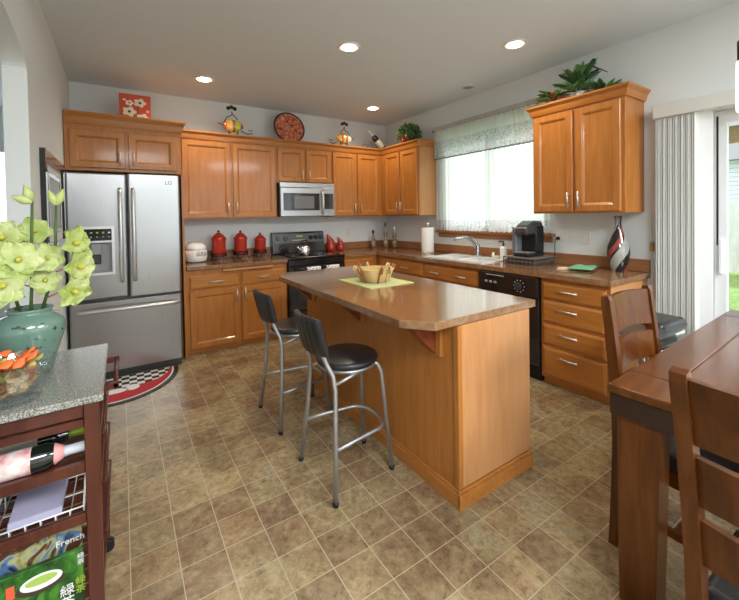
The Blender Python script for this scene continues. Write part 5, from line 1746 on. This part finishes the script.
# canvas with poppies
cxA, cyA, wA, hA = -3.335, -0.42, 0.265, 0.31
zA = TOP + 0.001
t = thing('flower_canvas', 'small red canvas painted with white poppies on the refrigerator cabinet', 'picture', (cxA, cyA, zA))
MB().box(cxA - wA / 2, cxA + wA / 2, cyA, cyA + 0.022, zA, zA + hA, 0.003).build('canvas', mat('red_canvas', (0.58, 0.08, 0.03), 0.7), t)
CRM = mat('cream_paint', (0.78, 0.72, 0.55), 0.7)
mb = MB().use(CRM)
def flower2d(fx, fz, r, sq=0.8):
    mb.use(CRM)
    pts = []
    for k in range(24):
        a = 2 * PI * k / 24
        q = r * (0.85 + 0.15 * math.cos(5 * a))
        pts.append((cxA + fx + q * math.cos(a), cyA - 0.0004, zA + fz + q * sq * math.sin(a)))
    mb.prism(pts, (0, -0.0012, 0))
    mb.use(PRINT_K)
    mb.prism([(cxA + fx + r * 0.22 * math.cos(2 * PI * k / 10), cyA - 0.0018, zA + fz + r * 0.2 * math.sin(2 * PI * k / 10)) for k in range(10)], (0, -0.0006, 0))
for a in ((0.04, 0.232, 0.058), (-0.048, 0.222, 0.038), (-0.05, 0.138, 0.064), (0.062, 0.085, 0.060), (-0.09, 0.25, 0.015), (0.105, 0.155, 0.015), (-0.10, 0.08, 0.018)):
    flower2d(*a)
mb.use(PRINT_K)
for fx, z0_, z1_ in ((-0.03, 0.04, 0.09), (-0.01, 0.04, 0.10), (0.005, 0.04, 0.10), (0.02, 0.05, 0.19), (-0.05, 0.04, 0.085)):
    mb.box(cxA + fx - 0.004, cxA + fx + 0.004, cyA - 0.0015, cyA - 0.0004, zA + z0_, zA + z1_)
mb.build('painted_flowers', None, t)
# fish ornaments of wire and coloured glass
def glass_fish(x, y, flip, label, cols):
    z = TOP + 0.001
    t = thing('fish_ornament', label, 'ornament', (x, y, z), 'glass fish candle holders')
    s_ = flip
    cm = [mat('fish_glass', c_, 0.15, coat=0.4) for c_ in cols]
    prof = lambda u: 0.055 * math.sin(PI * (0.10 + 0.86 * u)) ** 0.7
    nb = len(cm)
    for k in range(nb):
        mb = MB()
        rings = []
        for j in range(5):
            u = (k + j / 4) / nb
            r = prof(u)
            rings.append([(x + s_ * (-0.085 + 0.17 * u), y + 0.6 * r * math.cos(2 * PI * q / 16), z + 0.105 + r * math.sin(2 * PI * q / 16)) for q in range(16)])
        mb.loft(rings)
        mb.build('glass_segment', cm[k], t)
    def wire(name, pts):
        MB().tube(pts, 0.004, 6).build(name, BLACK_IRON, t)
    wire('tail_loop', [(x - s_ * 0.085, y, z + 0.105), (x - s_ * 0.12, y, z + 0.12), (x - s_ * 0.135, y, z + 0.105), (x - s_ * 0.12, y, z + 0.09), (x - s_ * 0.085, y, z + 0.105)])
    wire('scroll', [(x + s_ * 0.07, y, z + 0.07), (x + s_ * 0.12, y, z + 0.045), (x + s_ * 0.16, y, z + 0.055), (x + s_ * 0.165, y, z + 0.085), (x + s_ * 0.13, y, z + 0.075)])
    for dx in (-0.04, 0.04):
        for dy in (-1, 1):
            wire('stand_leg', [(x + dx, y, z + 0.06), (x + dx * 0.8, y + dy * 0.025, z + 0.03), (x + dx * 1.2, y + dy * 0.045, z + 0.004)])
    wire('hanger', [(x - s_ * 0.08, y, z + 0.13), (x - s_ * 0.05, y, z + 0.18), (x - s_ * 0.01, y, z + 0.20), (x - s_ * 0.012, y, z + 0.235), (x, y, z + 0.205), (x + s_ * 0.04, y, z + 0.165)])
    mb = MB()
    for q in (-0.9, 0.0, 0.9):
        cx_, cz_ = x - s_ * 0.012 + 0.035 * math.sin(q), z + 0.24 + 0.030 * math.cos(q)
        MB().sphere((cx_, y, cz_), 0.018, 10, sy=0.35).build('wire_leaf', BLACK_IRON, t)
    return t
ff = glass_fish(-2.375, -0.30, 1, 'wire and glass fish ornament between the canvas and the round plate', [(0.45, 0.10, 0.02), (0.80, 0.36, 0.05), (0.75, 0.55, 0.16), (0.45, 0.10, 0.03), (0.50, 0.55, 0.04), (0.55, 0.60, 0.06), (0.35, 0.08, 0.10)])
fg = glass_fish(-0.91, -0.28, -1, 'wire and glass fish ornament between the round plate and wine bottle', [(0.75, 0.70, 0.58), (0.70, 0.62, 0.50), (0.50, 0.12, 0.06), (0.45, 0.50, 0.10), (0.60, 0.16, 0.08), (0.80, 0.42, 0.08), (0.75, 0.36, 0.06)])
for o in (ff, fg):
    o.scale = (1.3, 1.3, 1.3)
# round plate
PLM = mat('plate_pattern', (0.55, 0.12, 0.05), 0.25, coat=0.4)
_v = coords(PLM, (1, 1, 1))
_n2 = noise(PLM, _v, 30, 4, 0.7, 0.6)
lk(PLM, ramp(PLM, _n2, [(0.38, (0.02, 0.015, 0.015)), (0.42, (0.45, 0.08, 0.04)), (0.52, (0.56, 0.13, 0.06)), (0.58, (0.62, 0.22, 0.10)), (0.61, (0.25, 0.27, 0.20)), (0.66, (0.62, 0.60, 0.50))]), bsdf(PLM).inputs['Base Color'])
pcx, pcy, pr_ = -1.675, -0.235, 0.205
t = thing('display_plate', 'large round black and red patterned plate leaning on the wall cabinets', 'plate', (pcx, pcy, TOP))
tilt = 0.22
zc = TOP + 0.002 + pr_ * math.cos(tilt) + 0.004
def plate_ring(r, d):
    out = []
    for k in range(40):
        a = 2 * PI * k / 40
        out.append((pcx + r * math.cos(a), pcy + r * math.sin(a) * math.sin(tilt) - d * math.cos(tilt), zc + r * math.sin(a) * math.cos(tilt) + d * math.sin(tilt)))
    return out
MB().loft([plate_ring(0.09, -0.012), plate_ring(pr_, 0.012), plate_ring(pr_, 0.016), plate_ring(pr_ * 0.985, 0.017)], cap=True).build('rim', BLACK, t)
MB().loft([plate_ring(pr_ * 0.90, 0.0172), plate_ring(pr_ * 0.60, 0.0176), plate_ring(0.002, 0.018)], cap=False).build('face', PLM, t)
# wine bottle leaning in a wire stand
t = thing('bottle_holder', 'black wire holder on the cabinets carrying the tilted wine bottle', 'bottle holder', (-0.44, -0.30, TOP))
z = TOP + 0.005
mb = MB()
for dy in (-0.035, 0.035):
    mb.tube([(-0.56, -0.30 + dy, z), (-0.50, -0.30 + dy, z + 0.06), (-0.46, -0.30 + dy, z + 0.145), (-0.42, -0.30 + dy, z + 0.07), (-0.36, -0.30 + dy, z)], 0.004, 6)
mb.tube([(-0.60, -0.335, z), (-0.36, -0.335, z), (-0.30, -0.30, z), (-0.36, -0.265, z), (-0.60, -0.265, z)], 0.004, 6, closed=True)
mb.tube([(-0.60 + 0.035 * math.cos(q), -0.335, z + 0.045 + 0.035 * math.sin(q)) for q in [2 * PI * k / 12 for k in range(12)]], 0.004, 6, closed=True)
mb.build('wires', BLACK_IRON, t)
d = Vector((-0.70, -0.10, 0.55))
wine_bottle('wine_bottle', (-0.245, -0.29, TOP + 0.050), d, 'wine bottle with white neck foil tilted in the wire holder', DKGLASS, FOILW, LABC, None, None, 0.044, 0.36)

# plants
LEAF_D = mat('dark_leaf', (0.025, 0.085, 0.02), 0.45)
LEAF_M = mat('mid_leaf', (0.09, 0.22, 0.05), 0.45)
LEAF_L = mat('pale_leaf', (0.22, 0.34, 0.14), 0.5)
LEAF_R = mat('russet_leaf', (0.42, 0.10, 0.04), 0.5)
def leaf(mb, base, d, L, wd, m, droop=0.3, up=(0, 0, 1)):
    mb.use(m)
    D = Vector(d).normalized()
    U = Vector(up)
    Sd = D.cross(U)
    if Sd.length < 0.01:
        Sd = D.cross(Vector((1, 0, 0)))
    Sd.normalize()
    N_ = Sd.cross(D)
    b = Vector(base)
    mb.surf(lambda u, v: tuple(b + D * L * u + Sd * wd * (2 * v - 1) * math.sin(PI * min(0.999, 0.06 + 0.94 * u)) ** 0.8 + N_ * (-droop * L * u * u + 0.25 * wd * abs(2 * v - 1))), 5, 2, 0.0008)
def frond(mb, base, d, L, m, n=7):
    D = Vector(d).normalized()
    Sd = D.cross(Vector((0, 0, 1))).normalized()
    b = Vector(base)
    pts = [b + D * L * k / 6 + Vector((0, 0, -0.25 * L * (k / 6) ** 2)) for k in range(7)]
    mb.use(m)
    mb.tube([tuple(p) for p in pts], 0.003, 5)
    for k in range(1, n + 1):
        f = 0.3 + 0.7 * k / n
        p = b + D * L * f + Vector((0, 0, -0.25 * L * f * f))
        for s_ in (-1, 1):
            leaf(mb, p, D * 0.7 + Sd * s_ * 0.9, L * 0.40 * (1.15 - 0.5 * f), L * 0.075, m, 0.2)
    leaf(mb, pts[-1], D, L * 0.22, L * 0.045, m)
rnd = random.Random(11)
def planter(name, label, x, y, pot_prof, pot_m, z):
    t = thing(name, label, 'plant', (x, y, z))
    MB().lathe((x, y, z), pot_prof, 20).build('pot', pot_m, t)
    return t
# bushy plant with red pots on the corner cabinet
x, y, z = -0.225, -0.85, TOP + 0.0005
t = thing('bushy_plant', 'round bushy green plant with red ornaments on the corner cabinet', 'plant', (x, y, z))
MB().lathe((x, y, z), [(0.0, 0.0), (0.075, 0.0), (0.09, 0.09), (0.0, 0.092)], 18).build('pot', mat('dark_basket', (0.07, 0.03, 0.015), 0.8), t)
mb = MB()
for k in range(420):
    th = rnd.random() * 2 * PI
    ph = math.acos(rnd.uniform(-0.35, 1))
    R = 0.135 + 0.03 * rnd.random()
    dirv = Vector((math.sin(ph) * math.cos(th) * 0.95, math.sin(ph) * math.sin(th) * 1.12, math.cos(ph) * 1.0))
    b = Vector((x, y, z + 0.14)) + dirv * R * 0.85
    if b.z < z + 0.015:
        b.z = z + 0.02
    jd = dirv + Vector((rnd.uniform(-.7, .7), rnd.uniform(-.7, .7), rnd.uniform(-.3, .6)))
    if b.z < z + 0.07:
        jd.z = abs(jd.z)
    leaf(mb, b, jd, rnd.uniform(0.035, 0.055), rnd.uniform(0.009, 0.014), rnd.choice([LEAF_D, LEAF_D, LEAF_M, LEAF_M, LEAF_L]), 0.15)
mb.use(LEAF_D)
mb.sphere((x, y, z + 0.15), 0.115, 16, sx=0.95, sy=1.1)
mb.build('foliage', None, t)
for q, (dx, dy, dz) in enumerate(((-0.125, -0.02, 0.06), (-0.125, -0.10, 0.10), (-0.10, 0.05, 0.12))):
    MB().lathe((x + dx, y + dy, z + dz), [(0.0, -0.03), (0.014, -0.03), (0.018, 0.0), (0.015, 0.03), (0.0, 0.034)], 14).build('red_ornament', RED_CER, t)
# plants on the big cabinet
x, y, z = -0.20, -3.09, TOP + 0.0005
t = planter('potted_palm', 'tall green palm-leaved plant in a white pot on the big cabinet', x, y, [(0.0, 0.0), (0.035, 0.0), (0.045, 0.10), (0.04, 0.102), (0.0, 0.095)], WHITE_GLOSS, z)
mb = MB()
for k, (dx, dy, dz, L) in enumerate(((-0.2, 0.55, 0.95, 0.24), (-0.35, 0.30, 1.0, 0.24), (0.1, -0.35, 1.0, 0.29), (-0.25, -0.22, 0.9, 0.25), (0.1, -0.55, 0.8, 0.22), (-0.3, 0.75, 0.65, 0.22), (-0.5, -0.1, 0.75, 0.2), (0.1, 0.3, 1.0, 0.24))):
    frond(mb, (x, y, z + 0.10), (dx, dy, dz), L, LEAF_M if k % 2 else LEAF_D)
for k in range(34):
    a = rnd.random() * 2 * PI
    leaf(mb, (x + 0.05 * math.cos(a), y + 0.05 * math.sin(a), z + 0.115), (math.cos(a), math.sin(a), rnd.uniform(0.2, 1.2)), rnd.uniform(0.07, 0.12), rnd.uniform(0.016, 0.026), rnd.choice([LEAF_D, LEAF_M]), 0.2)
mb.build('foliage', None, t)
MB().tube([(x, y, z + 0.10), (x - 0.0, y - 0.09, z + 0.27), (x, y - 0.11, z + 0.28), (x + 0.0, y - 0.22, z + 0.20)], [0.003, 0.003, 0.007, 0.003], 6).build('dry_stalk', mat('dry_stalk', (0.10, 0.06, 0.03), 0.7), t)
x, y, z = -0.22, -2.865, TOP + 0.0005
t = planter('leafy_plant', 'low leafy green plant with russet leaves left of the palm', x, y, [(0.0, 0.0), (0.04, 0.0), (0.05, 0.07), (0.0, 0.068)], mat('terracotta', (0.35, 0.14, 0.07), 0.8), z)
mb = MB()
for k in range(75):
    a = rnd.random() * 2 * PI
    e = rnd.uniform(0.05, 1.0)
    dist = rnd.uniform(0.0, 0.07)
    m_ = LEAF_R if (math.sin(a) < -0.2 and rnd.random() < 0.4) else rnd.choice([LEAF_D, LEAF_M, LEAF_M, LEAF_L])
    leaf(mb, (x + dist * math.cos(a), y + dist * 1.3 * math.sin(a), z + 0.075 + 0.05 * rnd.random()), (math.cos(a) * 0.8, math.sin(a) * 1.2, e), rnd.uniform(0.06, 0.12), rnd.uniform(0.014, 0.022), m_, 0.3)
mb.build('foliage', None, t)
x, y, z = -0.22, -3.285, TOP + 0.0005
t = planter('trailing_plant', 'spreading dark leafy plant right of the palm on the big cabinet', x, y, [(0.0, 0.0), (0.04, 0.0), (0.05, 0.05), (0.0, 0.048)], mat('brown_pot', (0.12, 0.06, 0.03), 0.7), z)
mb = MB()
for k in range(50):
    a = rnd.random() * 2 * PI
    e = rnd.uniform(0.2, 1.0)
    leaf(mb, (x + 0.04 * math.cos(a), y + 0.04 * math.sin(a), z + 0.055), (math.cos(a) * 0.8, math.sin(a), e), rnd.uniform(0.06, 0.11), rnd.uniform(0.015, 0.024), rnd.choice([LEAF_D, LEAF_D, LEAF_M]), 0.2)
mb.build('foliage', None, t)
x, y, z = -0.21, -2.80, TOP + 0.0005
